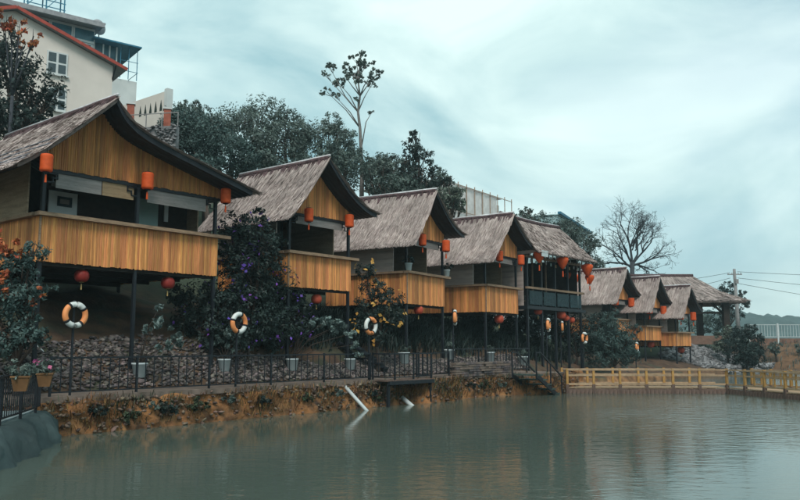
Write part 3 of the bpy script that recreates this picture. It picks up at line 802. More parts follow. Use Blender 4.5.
BAL = {}
def railing(pts, zs, label, h=1.0, gap=.28, post_every=2.6, group=None, posts=True, mt=None, ends=True):
    """pts: plan polyline, zs: base heights"""
    mt = mt or M_steel
    t = empty('iron_railing', (pts[0][0], pts[0][1], zs[0])); tag(t, label, 'railing', group)
    o = Vector((pts[0][0], pts[0][1], zs[0]))
    P3 = [Vector((p[0], p[1], z)) - o for p, z in zip(pts, zs)]
    for a_, b_ in zip(P3, P3[1:]):
        MB().bar(a_ + Vector((0, 0, h)), b_ + Vector((0, 0, h)), .05, .045).build('top_rail', mt, t)
        MB().bar(a_ + Vector((0, 0, .10)), b_ + Vector((0, 0, .10)), .035, .035).build('bottom_rail', mt, t)
    seg = [(b_ - a_).length for a_, b_ in zip(P3, P3[1:])]; tot = sum(seg)
    def along(s_):
        for a_, b_, l in zip(P3, P3[1:], seg):
            if s_ <= l + 1e-6: return a_.lerp(b_, s_ / l)
            s_ -= l
        return P3[-1]
    key = (h, mt.name)
    if key not in BAL:
        BAL[key] = (MB().box((0, 0, (h + .1) / 2), (.022, .022, h - .1)).mesh('baluster'), MB().box((0, 0, h / 2 - .1), (.055, .055, h + .3)).mesh('railing_post'))
        for m_ in BAL[key]: m_.materials.append(mt)
    k = 0; s_ = 0.0; nb = int(tot / gap)
    for i in range(nb + 1):
        s_ = tot * i / nb; every = max(1, round(post_every / gap))
        isp = (i % every == 0) or i == nb
        q = obj('railing_post' if isp else 'baluster', BAL[key][1 if isp else 0], None, t); q.location = along(s_)
        dd = along(min(tot, s_ + .05)) - along(max(0, s_ - .05)); q.rotation_euler = (0, 0, math.atan2(dd.y, dd.x))
    return t
def bank_pt(px, v): p = onV(px, 380, v); return uv(p.x, p.y)[0]
uj0, uj1 = bank_pt(386, 19.4), bank_pt(431, 19.4)
VR = VE + .06
railing([xy(10.3, VR), xy(uj0 - .1, VR)], [1.16, 1.16], 'long black iron railing along the path between platform and jetty')
# jetty platform jutting from the path
jx, jy = xy(uj0, 19.25); jt = empty('jetty', (jx, jy, .0), math.pi / 2 - HEAD); jw = uj1 - uj0
tag(jt, 'small landing jetty jutting from the path over the pond', 'jetty')
for i in range(int(jw / .16)):
    MB().box((.08 + i * .16, .45, 1.13), (.145, .95, .05)).build('plank', M_deckside, jt)
MB().box((jw / 2, .0, 1.05), (jw, .08, .14)).build('edge_beam', M_steel, jt)
for x in (.1, jw - .1): MB().box((x, .12, .3), (.1, .1, 1.5)).build('pile', M_steel, jt)
ja, jb = xy(uj0 + .05, 19.3), xy(uj1 - .05, 19.3)
railing([xy(uj0 + .05, VR), ja, jb, xy(uj1 - .05, VR)], [1.16] * 4, 'black iron railing around the small landing jetty', post_every=1.2)
us_ = bank_pt(505, VR)
railing([xy(uj1 + .1, VR), xy(bank_pt(449, VR), VR)], [1.16] * 2, 'short black iron railing between the jetty and the stacked slab wall')
railing([xy(bank_pt(449, 21.3), 21.35), xy(bank_pt(530, 21.3), 21.35)], [1.16] * 2, 'black iron railing on the far side of the path behind the stacked slab wall', h=1.15)
# dry stacked slab wall at path edge
sw = empty('slab_wall', (*xy(bank_pt(452, VE), VE), 1.1), math.pi / 2 - HEAD); tag(sw, 'low dry-stacked wall of thin grey slabs beside the path', 'wall')
lw = bank_pt(508, VE) - bank_pt(452, VE)
for row in range(6):
    x = random.uniform(-.1, .1)
    while x < lw:
        l = random.uniform(.3, .75)
        MB().box((x + l / 2, random.uniform(-.05, .05), .05 + row * .105), (l - .02, .34, .085), R(random.uniform(-4, 4))).build('slab', M_path if random.random() < .5 else M_stone, sw)
        x += l
# stairs to the water
A0 = onV(506, 378, 19.6); 
sa = xy(*(uv(A0.x, A0.y)[0], 19.2)); su0 = uv(A0.x, A0.y)[0]
st = empty('water_steps', (*xy(su0, 18.6), 0), math.pi / 2 - HEAD); tag(st, 'mossy metal steps with dark handrails going down to the pond', 'stairs')
for i in range(5):
    MB().box((.25 + i * .42, -.05 + .0, 1.12 - i * .23), (.46, 1.3, .06)).build('tread', M_greenstep, st)
for y in (-.66, .62):
    MB().bar((0, y, 1.1), (2.25, y, -.05), .06, .2).build('stringer', M_steel, st)
    MB().bar((-.1, y, 2.15), (.35, y, 2.15), .06, .06).build('handrail', M_steel, st)
    MB().bar((.35, y, 2.15), (2.5, y, .95), .06, .06).build('handrail', M_steel, st)
    for x, z in ((-.05, 2.15), (1.3, 1.62), (2.4, 1.0)):
        MB().box((x, y, z - .6), (.055, .055, 1.2)).build('rail_post', M_steel, st)
# dark steps up the slope behind the railing
q = hit(372, 372); sb = empty('hillside_steps', (q.x, q.y, q.z), math.pi / 2 - HEAD); tag(sb, 'dark metal steps climbing the slope under the hut with the flower pots', 'stairs')
for i in range(6): MB().box((.55 - .26 * i, .1 + .12 * i, .16 + .2 * i), (.32, .9, .06)).build('tread', M_steel, sb)
MB().bar((.7, -.25, .05), (-.85, .45, 1.25), .06, .18).build('stringer', M_steel, sb)
MB().bar((.7, .62, .05), (-.85, 1.2, 1.25), .06, .18).build('stringer', M_steel, sb)

# ------------------------------------------------------------------ boardwalk
def boardwalk():
    t = empty('boardwalk', (8.4, 38.5, 0)); tag(t, 'low timber boardwalk with yellow post-and-rail fence across the pond', 'boardwalk')
    o = Vector((8.4, 38.5, 0))
    nodes = [Vector((8.2, 38.7, 0)), Vector((15.9, 38.5, 0)), Vector((17.2, 33.4, 0)), Vector((19.2, 26.0, 0))]
    wdt = 1.5; zd = .42
    pk = MB().box((0, 0, 0), (.15, wdt, .045)).mesh('plank'); pk.materials.append(M_deckpale)
    po = MB().box((0, 0, .36), (.11, .11, 1.15)).mesh('fence_post'); po.materials.append(M_deckwood)
    pin = MB().box((0, 0, .31), (.06, .06, .62)).mesh('baluster'); pin.materials.append(M_deckwood)
    pil = MB().box((0, 0, -.3), (.14, .14, 1.3)).mesh('pile'); pil.materials.append(M_deckside)
    for si, (a_, b_) in enumerate(zip(nodes, nodes[1:])):
        d = (b_ - a_); L_ = d.length; d.normalize(); n = Vector((-d.y, d.x, 0)); rz = math.atan2(d.y, d.x)
        for i in range(int(L_ / .165) + 1):
            c = a_ + d * (.08 + i * .165) + n * wdt / 2 - o
            ob = obj('plank', pk, None, t); ob.location = c + Vector((0, 0, zd + random.uniform(-.006, .006))); ob.rotation_euler = (0, 0, rz + random.uniform(-.01, .01))
        for side, off in ((0, .03), (1, wdt - .03)):
            p0, p1 = a_ + n * off - o, b_ + n * off - o
            MB().bar(p0 + Vector((0, 0, zd - .13)), p1 + Vector((0, 0, zd - .13)), .07, .17).build('side_beam', M_deckside, t)
            MB().bar(p0 + Vector((0, 0, 1.29)), p1 + Vector((0, 0, 1.29)), .13, .06).build('top_rail', M_deckpale, t)
            MB().bar(p0 + Vector((0, 0, 1.03)), p1 + Vector((0, 0, 1.03)), .05, .08).build('mid_rail', M_deckpale, t)
            MB().bar(p0 + Vector((0, 0, .60)), p1 + Vector((0, 0, .60)), .05, .09).build('low_rail', M_deckpale, t)
            k = int(round(L_ / 1.3))
            for i in range(k + (1 if si == 2 else 0)):
                q = p0.lerp(p1, i / k); ob = obj('fence_post', po, None, t); ob.location = q + Vector((0, 0, zd)); ob.rotation_euler = (0, 0, rz)
                ob = obj('pile', pil, None, t); ob.location = q + Vector((0, 0, .25)); ob.rotation_euler = (0, 0, rz)
                if si > 0:
                    ob = obj('baluster', pin, None, t); ob.location = p0.lerp(p1, (i + .5) / k) + Vector((0, 0, .62)); ob.rotation_euler = (0, 0, rz)
            # vertical boards below the deck on the outer side
        for i in range(int(L_ / .2)):
            q = a_ + d * (.1 + i * .2) - n * .02 - o; hh = random.uniform(.42, .5)
            MB_ = SK.get('f')
            if MB_ is None:
                MB_ = MB().box((0, 0, 0), (.17, .025, .36)).mesh('skirt_board'); MB_.materials.append(M_deckside); SK['f'] = MB_
            ob = obj('skirt_board', MB_, None, t); ob.location = q + Vector((0, 0, .16 + random.uniform(-.02, .02))); ob.rotation_euler = (0, random.uniform(-.02, .02), rz)
SK = {}
boardwalk()

# ------------------------------------------------------------------ near platform at the water's edge with planters
edge = [(-7.0, 10.0), (-7.2, 12.4), (-7.35, 14.4), (-7.65, 16.4), (-8.05, 18.3), (-8.55, 20.2), (-9.3, 21.6)]
def smooth_line(pts, n):
    out = []
    for i in range(len(pts) - 1):
        p0, p1, p2, p3 = (Vector(pts[max(0, min(len(pts) - 1, i + q))]) for q in (-1, 0, 1, 2))
        for j in range(n):
            s_ = j / n
            out.append(.5 * ((2 * p1) + (p2 - p0) * s_ + (2 * p0 - 5 * p1 + 4 * p2 - p3) * s_ ** 2 + (3 * p1 - p0 - 3 * p2 + p3) * s_ ** 3))
    out.append(Vector(pts[-1])); return out
el = smooth_line(edge, 10)
ZP = .83
gv, gf = [], []
prof_t = [(.10, -.35), (.02, .02), (-.06, .30), (-.16, .55), (-.30, .72), (-.42, ZP), (-.85, ZP + .02)]
for i, p in enumerate(el):
    d = (el[min(i + 1, len(el) - 1)] - el[max(i - 1, 0)]).normalized(); n = Vector((d.y, -d.x))
    for (o_, z) in prof_t:
        fold = .20 * fb(i * .45, z * 1.6, 1.0, 4, 4.0) * (1 if z < ZP - .05 else .15) 
        q = p + n * (o_ + fold); gv.append((q.x, q.y, z + .03 * fb(i * .4, o_ * 3, 1)))
np_ = len(prof_t)
for i in range(len(el) - 1):
    for j in range(np_ - 1): gf.append((i * np_ + j, (i + 1) * np_ + j, (i + 1) * np_ + j + 1, i * np_ + j + 1))
tp = MB().add(gv, gf).build('tarp_edge', M_tarp, smooth=True)
tag(tp, 'grey green tarp draped over the curved platform edge at the pond', 'tarp')
pv_ = [(p.x - .75, p.y, ZP + .05) for p in el] + [(-30, 22, ZP + .05), (-30, 11, ZP + .05)]
pvb = [(x, y, -1) for x, y, z in pv_]; n_ = len(pv_)
pt = MB().add(pv_ + pvb, [tuple(range(n_))[::-1]] + [(i, (i + 1) % n_, n_ + (i + 1) % n_, n_ + i) for i in range(n_)]).build('platform_slab', M_plat, kind='structure')
tag(pt, 'curved pale concrete platform at the pond edge')
rl = [(p.x - .62, p.y) for p in el][::5]
railing(rl, [ZP + .05] * len(rl), 'curved black iron railing carrying two flower planters at the platform edge', h=.95, gap=.16, post_every=1.6)
def planter(px, py, Y, label, fm):
    p = at(px, py, Y); t = empty('flower_planter', (p.x, p.y, p.z - .36)); tag(t, label, 'planter')
    MB().box((0, 0, .21), (.24, .24, .30), R(20), taper=1.5).build('pot', M_claypot, t)
    MB().box((0, 0, .37), (.39, .39, .035), R(20)).build('rim', M_claypot, t)
    P_, Q_ = lump_points([(0, 0, .50, .26), (.15, .05, .48, .20), (-.16, -.05, .47, .2)], 420, .3)
    Vv, Ff = leaf_arrays(P_, Q_, .12, .035); obj('foliage', np_mesh('foliage', Vv, Ff), L_grey, t)
    P_, Q_ = lump_points([(0, 0, .56, .24)], 26, .8); Vv, Ff = leaf_arrays(P_, Q_, .10, .09); obj('blossom', np_mesh('blossom', Vv, Ff), fm, t)
planter(21, 377, 17.0, 'ochre planter of pale leaves on the curved railing', L_grey)
planter(45, 374, 19.2, 'ochre planter with pink flowers on the curved railing', L_pink)

# ------------------------------------------------------------------ rubble, riprap, bank stones
ico = []
def stone_mesh():
    import bmesh
    bm = bmesh.new(); bmesh.ops.create_icosphere(bm, subdivisions=1, radius=1)
    v = np.array([q.co[:] for q in bm.verts]); f = np.array([[q.index for q in fc.verts] for fc in bm.faces]); bm.free(); return v, f
SV, SF = stone_mesh()
def stones(pts, sizes, flat=(.45, .8)):
    n = len(pts); Vv = np.zeros((n, len(SV), 3))
    for i, (p, s_) in enumerate(zip(pts, sizes)):
        jit = SV * rng.uniform(.62, 1.25, (len(SV), 1))
        sc = np.array([rng.uniform(.8, 1.7), rng.uniform(.6, 1.2), rng.uniform(*flat)]) * s_
        a_ = rng.uniform(0, 6.28); b_ = rng.normal() * .3
        q = jit * sc; c, s2 = math.cos(a_), math.sin(a_)
        q = np.stack([q[:, 0] * c - q[:, 1] * s2, q[:, 0] * s2 + q[:, 1] * c, q[:, 2] + q[:, 0] * b_], 1)
        Vv[i] = q + np.array(p)
    Ff = (SF[None] + (np.arange(n) * len(SV))[:, None, None]).reshape(-1, 3)
    return np_mesh('stones', Vv.reshape(-1, 3), Ff)
def gpt(u, v, dz=0):
    X, Y = xy(u, v); return (X, Y, height(X, Y) + dz)
pts, sz = [], []
for i in range(9000):
    u = random.uniform(9, 38); top = 23.4 + .5 * fb(u, 1, .35) - 1.0 * sm(14, 19, u) - .0
    if u > 24: top = 22.6 + .3 * fb(u, 1, .4)
    v = random.uniform(21.55, top)
    pts.append(gpt(u, v, .03)); sz.append(random.uniform(.035, .095) * (1.35 if random.random() < .1 else 1))
o = obj('rubble_stones', stones(pts, sz), M_stone, kind='stuff'); tag(o, 'loose grey rubble covering the slope behind the path railing', 'rubble')
pts, sz = [], []
for i in range(1500):
    u = random.uniform(9, 37); b_ = bulge(u); z = random.uniform(0, 1.1); v = VE - b_ - .10 - .16 * (1.12 - z); X, Y = xy(u, v)
    if random.random() < .55 and z < .7: continue
    pts.append((X, Y, z - .02)); sz.append(random.uniform(.03, .085))
o = obj('bank_stones', stones(pts, sz), mat('bank_rock', (.17, .12, .09), (.09, .065, .05), .9, 3, island=.5, ihue=.03, bump=.3, world=True), kind='stuff'); tag(o, 'brown stones bedded in the earth bank below the path', 'stones')
pts, sz = [], []
for i in range(3800):
    u = random.uniform(66.5, 82); v = random.uniform(19.9, 26.0)
    if v > 25.5 - .28 * max(0, u - 72): continue
    pts.append(gpt(u, v, .05)); sz.append(random.uniform(.12, .30) * (.8 if random.random() < .7 else 1.15))
o = obj('riprap_stones', stones(pts, sz), M_riprap, kind='stuff'); tag(o, 'grey riprap stone slope beside the last low hut', 'stones')

# rough earth face between the path and the water
ub = np.arange(8.0, 41, .09); zs_ = np.linspace(1.12, -.25, 17); gv = []
for u in ub:
    b_ = bulge(u)
    for z in zs_:
        f_ = (1.12 - z) / 1.37
        o_ = .04 + .22 * f_ + (.20 * fb(u, z * 1.4, 1.1, 4, 31.0) + .10 * fb(u, z, 4.5, 3, 12.0)) * sm(0, .15, f_) * (1 - .4 * f_)
        X, Y = xy(u, VE - b_ - o_); gv.append((X, Y, z + .03 * fb(u, z, 3.0, 2, 7.0)))
nz_ = len(zs_)
Fb = np.array([(i * nz_ + j, i * nz_ + j + 1, (i + 1) * nz_ + j + 1, (i + 1) * nz_ + j) for i in range(len(ub) - 1) for j in range(nz_ - 1)])
bk = np_mesh('earth_bank', np.array(gv), Fb)
M_bank = mat('bank_earth', (.30, .135, .052), (.042, .027, .019), .95, 1.7, 9, bump=.9, bscale=9, world=True, lo=.33, hi=.62)
tag(obj('earth_bank', bk, M_bank, kind='structure'), 'rough orange brown earth face below the path')
# grass and dry roots on the bank face and slopes
def grass(name, n, fu, fv, ln, w, lm, label, droop=.5, face=False):
    Vv = np.zeros((n, 5, 3))
    for i in range(n):
        u, v = fu(), fv(); 
        if callable(v): v = v(u)
        X, Y = xy(u, v); z = height(X, Y) if not face else random.uniform(.2, 1.1); a_ = random.uniform(0, 6.28); l = ln * random.uniform(.4, 1.3)
        dx, dy = math.cos(a_) * l * droop, math.sin(a_) * l * droop
        dx += UY * l * .35 * droop; dy -= UX * l * .35 * droop
        px_, py_ = -math.sin(a_) * w / 2, math.cos(a_) * w / 2
        Vv[i] = [(X - px_, Y - py_, z - .02), (X + px_, Y + py_, z - .02), (X + dx * .4 + px_ * .8, Y + dy * .4 + py_ * .8, z + l * .75), (X + dx * .4 - px_ * .8, Y + dy * .4 - py_ * .8, z + l * .75), (X + dx, Y + dy, z + l * (.75 if droop > .8 else 1.0))]
    b_ = np.arange(n)[:, None] * 5
    m_ = np_mesh(name, Vv.reshape(-1, 3), np.concatenate([b_ + np.array([0, 1, 2]), b_ + np.array([0, 2, 3]), b_ + np.array([3, 2, 4])]))
    o = obj(name, m_, lm, kind='stuff'); tag(o, label, 'grass')
def clumpy(lo_, hi_, k):
    cs = [random.uniform(lo_, hi_) for _ in range(k)]
    return lambda: random.gauss(random.choice(cs), .35)
grass('bank_grass', 1500, clumpy(9.5, 37, 22), lambda: (lambda u: VE - bulge(u) - random.uniform(.1, .26)), .20, .022, L_grass, 'green weeds growing on the earth bank above the water', .9, True)
grass('dry_grass', 2600, clumpy(9.5, 38, 40), lambda: (lambda u: VE - bulge(u) - random.uniform(.1, .28)), .20, .02, L_dry, 'dry brown grass and roots hanging on the earth bank', 1.0, True)
grass('slope_grass', 9000, lambda: random.uniform(20, 46), lambda: random.uniform(22.9, 27.5), .75, .05, L_dark, 'dark long grass hanging on the slope under the huts', .8)
grass('dirt_shore_grass', 900, lambda: random.uniform(72, 98), lambda: random.uniform(17, 28), .45, .06, L_mid, 'tufts of grass on the bare dirt shore by the fence', .5)

# ------------------------------------------------------------------ lanterns
def lantern(kind, p, k, label, group=None, cord=.12):
    """p = top centre of the lantern body; k = body height in metres"""
    t = empty('hanging_lantern', (p.x, p.y, p.z - k)); tag(t, label, 'lantern', group)
    if kind == 'cyl':
        r_ = k * .34; body = [(r_ * .62, 0), (r_ * .9, .03 * k), (r_, .10 * k)]
        for i in range(1, 8): body += [(r_ * (1.0 if i % 2 else .97), k * (.1 + .8 * i / 8))]
        body += [(r_, .90 * k), (r_ * .9, .97 * k), (r_ * .62, k)]; m_ = M_orange; tl = .55
    elif kind == 'cone':
        r_ = k * .50; body = [(r_ * .16, 0), (r_ * .38, .14 * k), (r_ * .66, .36 * k), (r_ * .9, .62 * k), (r_, .8 * k), (r_ * .86, .93 * k), (r_ * .4, k)]; m_ = M_orange; tl = .6
    else:
        r_ = k * .60; body = [(r_ * math.sin(math.pi * (.12 + .76 * i / 12)), k * (.5 - .5 * math.cos(math.pi * (i / 12)))) for i in range(13)]; m_ = M_red if kind == 'red' else M_redor; tl = .6
    MB().lathe(body, 16).build('body', m_, t, True)
    MB().lathe([(body[0][0] * .9, -.035 * k), (body[0][0] * .9, .01)], 12).build('cap', M_black if kind != 'red' else M_gold, t)
    MB().lathe([(body[-1][0] * .9, k - .01), (body[-1][0] * .9, k + .04 * k)], 12).build('cap', M_black if kind != 'red' else M_gold, t)
    MB().lathe([(.012, -.035 * k - .25 * tl * k), (.012, -.03 * k)], 5).build('tassel_cord', M_black, t)
    MB().lathe([(.045 * k * 1.4, -.035 * k - tl * k), (.05 * k, -.03 * k - .3 * tl * k), (.02, -.03 * k - .22 * tl * k)], 8).build('tassel', M_orange if kind in ('cyl', 'cone') else M_gold, t)
    MB().lathe([(.008, k), (.008, k + cord)], 5).build('cord', M_black, t)
    return t
VL = VF - .32
def lan(kind, px, py, hpx, V, label, group=None, cord=.15):
    p = onV(px, py - hpx / 2, V); q = onV(px, py + hpx / 2, V)
    return lantern(kind, p, (p - q).length, label, group, cord)
lan('cyl', 47, 163, 18, VF - .97, 'orange drum lantern by the woven mat wall of the largest hut')
lan('cyl', 148, 181, 17, VL, 'orange drum lantern on the middle post of the largest hut')
lan('cyl', 226, 196, 15, VL, 'orange drum lantern on the post of the largest hut nearest the purple shrubs')
lan('red', 82, 276, 12, VF + .3, 'dark red globe lantern under the largest hut above the lifebuoy pole')
lan('red', 168, 283, 11.5, VF + .3, 'dark red globe lantern under the largest hut above the leafy sapling')
lan('cyl', 309, 215, 13.5, VL, 'orange drum lantern at the shrub side of the hut beside the purple shrubs')
lan('cyl', 349.5, 221, 13, VL, 'orange drum lantern at the pot side of the hut beside the purple shrubs')
lan('coral', 316.5, 299, 9, VF + .4, 'coral globe lantern under the small hut beside the purple shrubs')
lan('cyl', 422.5, 240, 11.5, VL, 'orange drum lantern by the grey boarded wall of the hut with pots')
lan('cyl', 446, 246, 11.5, VL + .3, 'orange drum lantern on the far post of the hut with pots')
lan('coral', 418.5, 310, 8, VF + .4, 'coral globe lantern under the hut with pots')
lan('cyl', 499.5, 256, 10.5, VL, 'orange drum lantern by the grey boarded wall of the hut touching the pavilion')
lan('cyl', 521, 260, 10, VL, 'orange drum lantern on the hut post next to the pavilion')
lan('coral', 499, 319, 8, VF + .4, 'coral globe lantern under the hut touching the pavilion')
for (px, py, lab) in ((539, 257, 'orange cone lantern at the pavilion corner by the white board'), (562.5, 263, 'orange cone lantern at the middle of the pavilion eave'),
                      (587, 270, 'orange cone lantern at the pavilion roof corner beside the low hut')):
    lan('cone', px, py, 12, VL - .35, lab)
lan('cone', 589.5, 279.5, 9.5, VL - .3, 'smaller orange cone lantern hanging lower at the pavilion end')
lan('cone', 569, 277, 9, VF + .9, 'shaded orange cone lantern just inside the pavilion')
lan('cone', 575.5, 279, 9, VF + 1.5, 'shaded orange cone lantern deepest inside the pavilion')
for (px, py, k_, lab) in ((538, 307, 7, 'coral globe lantern below the pavilion corner above the water steps'), (561, 311, 8, 'largest of three clustered coral globe lanterns below the pavilion deck'),
                    (566, 314, 6.2, 'middle of three clustered coral globe lanterns below the pavilion deck'), (571.5, 316, 5.6, 'smallest of three clustered coral globe lanterns below the pavilion deck')):
    lan('coral', px, py + 4, k_, VF + .25, lab)
def hut_lan(i, lab):
    t, f, r, a, e, w, d = HUTS[i]; c, s = math.cos(t.rotation_euler.z), math.sin(t.rotation_euler.z)
    for x, l in ((.25, 'by the boarded wall of the '), (w - .15, 'on the far post of the ')):
        y = -.3; p = Vector((t.location.x + x * c - y * s, t.location.y + x * s + y * c, t.location.z + e - .15))
        lantern('cyl', p, .72, 'orange drum lantern ' + l + lab)
    y = .6; x = w * .75; p = Vector((t.location.x + x * c - y * s, t.location.y + x * s + y * c, t.location.z + f - .1))
    lantern('coral', p, .5, 'coral globe lantern under the ' + lab, cord=.12)
hut_lan(4, 'low hut beside the feathery bush'); hut_lan(5, 'middle low hut'); hut_lan(6, 'low hut beside the riprap slope')

# ------------------------------------------------------------------ lifebuoys on poles
def buoy(px, py, V, label, plabel, zb=1.16, yaw=0.0, k=1.0, roll=0):
    p = onV(px, py, V); t = empty('lifebuoy', (p.x, p.y, p.z - .36), math.pi / 2 - HEAD + yaw); tag(t, label, 'lifebuoy')
    R0, r0 = .285 * k, .078 * k
    for q in range(4):
        mb = MB(); pts = []
        for i in range(9):
            a_ = R(45 + roll + 90 * q) + R(90) * i / 8; pts.append((R0 * math.cos(a_), -.07, .36 + R0 * math.sin(a_)))
        mb.tube(pts, r0, 10); mb.build('orange_segment' if q % 2 else 'white_segment', M_buoy_o if q % 2 else M_buoy_w, t, True)
        a_ = R(45 + roll + 90 * q); dv = Vector((-math.sin(a_), 0, math.cos(a_))); c = Vector((R0 * math.cos(a_), -.07, .36 + R0 * math.sin(a_)))
        MB().tube([c - dv * .03, c + dv * .03], r0 * 1.07, 10).build('strap', M_black, t, True)
    q = empty('lifebuoy_pole', (p.x, p.y, zb), 0); q.location = (p.x + .03 * -UY, p.y + .06 * UX, zb); tag(q, plabel, 'pole')
    h_ = p.z + .40 - zb
    MB().lathe([(.036, -.45), (.036, h_)], 8).build('shaft', M_steel, q); MB().bar((0, -.10, h_ - .09), (0, .03, h_ - .06), .02, .02).build('hook', M_steel, q)
    return t
buoy(74, 315, VR - .03, 'orange and white lifebuoy on the pole beside the tarp-edged platform', 'black pole holding the lifebuoy beside the tarp-edged platform', .2, roll=-10)
buoy(237.5, 323, VR, 'orange and white lifebuoy in front of the purple-flowered shrubs', 'black pole holding the lifebuoy before the purple shrubs', yaw=.1, roll=28)
buoy(369.5, 326, VR, 'orange and white lifebuoy in front of the dark hillside steps', 'black pole holding the lifebuoy before the hillside steps', roll=70)
buoy(453.5, 317.5, VR, 'edge-on lifebuoy between the jetty and the slab wall', 'black pole holding the edge-on lifebuoy', yaw=.55)
buoy(547, 325, VR - 1, 'lifebuoy above the mossy water steps', 'black pole holding the lifebuoy above the water steps', yaw=.35)
buoy(561, 327, VF, 'narrow lifebuoy under the middle of the pavilion', 'black pole holding the lifebuoy under the pavilion', yaw=.5, zb=1.4)
buoy(583.5, 338, VF - 1.2, 'round lifebuoy beside the feathery bush', 'black pole holding the lifebuoy beside the feathery bush', zb=1.0)
buoy(636, 347, 21.8, 'tilted lifebuoy under the middle low hut', 'black pole holding the lifebuoy under the middle low hut', zb=.6, yaw=.2)

# ------------------------------------------------------------------ white pots and saplings along the path
def pot(p, k, label, leaves=None, nl=260, size=.09, lm=None, group=None):
    t = empty('plant_pot', p); tag(t, label, 'plant pot', group)
    MB().lathe([(.10 * k, 0), (.135 * k, .02 * k), (.165 * k, .30 * k), (.185 * k, .31 * k), (.185 * k, .35 * k), (.15 * k, .35 * k), (.15 * k, .31 * k)], 14).build('pot', M_pot, t, True)
    MB().lathe([(.149 * k, .30 * k), (.148 * k, .318 * k)], 12).build('soil', M_dark, t)
    if leaves:
        st = MB()
        for l in leaves: st.tube([(0, 0, .3 * k), (l[0] * .35, l[1] * .35, .3 * k + (l[2] - .3 * k) * .6), (l[0], l[1], l[2])], [.02, .014, .006], 5)
        st.build('stem', M_bark, t, True)
        P_, Q_ = lump_points(leaves, nl, .35); Vv, Ff = leaf_arrays(P_, Q_, size, size * .42); obj('foliage', np_mesh('foliage', Vv, Ff), lm or L_blue, t)
    return t
g0 = hit(139, 378); q = at(160, 340, g0.y)
pot(g0, 1.35, 'white pot with a wispy pale sapling below the largest hut',
    [(x_, y_, z_, r_) for x_, y_, z_, r_ in ((.5, 0, 1.7, .28), (.95, .1, 1.35, .25), (1.2, .1, 1.1, .2), (.55, 0, 2.2, .18), (.15, 0, 1.55, .2), (.75, 0, .95, .25))], 520, .19, L_sap)
g0 = hit(224, 372); pot(g0, 1.3, 'white pot with a bushy blue-green plant before the purple shrubs',
    [(-.25, 0, 1.1, .3), (.1, 0, 1.35, .3), (.45, 0, 1.15, .28), (-.6, 0, 1.0, .25), (.2, .1, .9, .3)], 620, .17, L_sap)
g0 = hit(292, 371); pot(g0, 1.35, 'white pot with an arching weeping plant beside the railing',
    [(.35, 0, 1.45, .2), (.8, 0, 1.85, .25), (1.3, 0, 1.9, .28), (1.8, 0, 1.75, .28), (2.2, 0, 1.4, .25), (2.4, 0, 1.0, .22), (2.5, 0, .65, .16), (1.6, .2, 1.6, .3)], 1300, .17, L_sap)
g0 = hit(350, 370); pot(g0, 1.35, 'bare white pot beside the dark hillside steps')
for (px, py, lab) in ((404, 364, 'white pot with grassy leaves behind the jetty railing'), (449, 360, 'white pot with grassy leaves beside the edge-on lifebuoy'),
                      (490, 362, 'white pot with grassy leaves under the hut touching the pavilion'), (523, 366, 'white pot with grassy leaves near the mossy water steps')):
    g0 = hit(px, py); pot(g0, 1.5, lab, [(0, 0, .75, .2), (.12, .05, .7, .16)], 110, .2, L_mid)
# two pots on the parapet of the third hut
t, f, r, a, e, w, d = HUTS[2]; c, s = math.cos(t.rotation_euler.z), math.sin(t.rotation_euler.z)
for x, lab in ((.06, 'white pot of dark leaves on the hut parapet by its boarded wall'), (w + .12, 'white pot of dark leaves on the far end of the hut parapet')):
    p = Vector((t.location.x + x * c - (-.05) * s, t.location.y + x * s + (-.05) * c, t.location.z + r + .027))
    pot(p, .98, lab, [(0, 0, .52, .22), (.15, 0, .5, .18), (-.14, 0, .46, .16)], 240, .12, L_dark)

# white pipes and a stick
def pipe(p0, p1, r_, label):
    p0, p1 = Vector(p0), Vector(p1); t = MB().tube([Vector((0, 0, 0)), p1 - p0], r_, 10).build('drain_pipe', M_pipe, None, True); t.location = p0; tag(t, label, 'pipe')
u_ = bank_pt(346, VE - .1); pipe((*xy(u_, VE - .05), .98), (*xy(u_ + .12, 18.7), -.12), .065, 'pale drain pipe slanting from the bank into the water')
u_ = bank_pt(404, VE - .3); pipe((*xy(u_, VE - .2), .42), (*xy(u_ - .1, 18.95), -.08), .09, 'short fat pale pipe end at the waterline below the jetty')
p0 = hit(47, 356); p1 = at(25, 332, p0.y + .2); pipe(p0, p1, .03, 'thin pale stick leaning behind the flower planters')

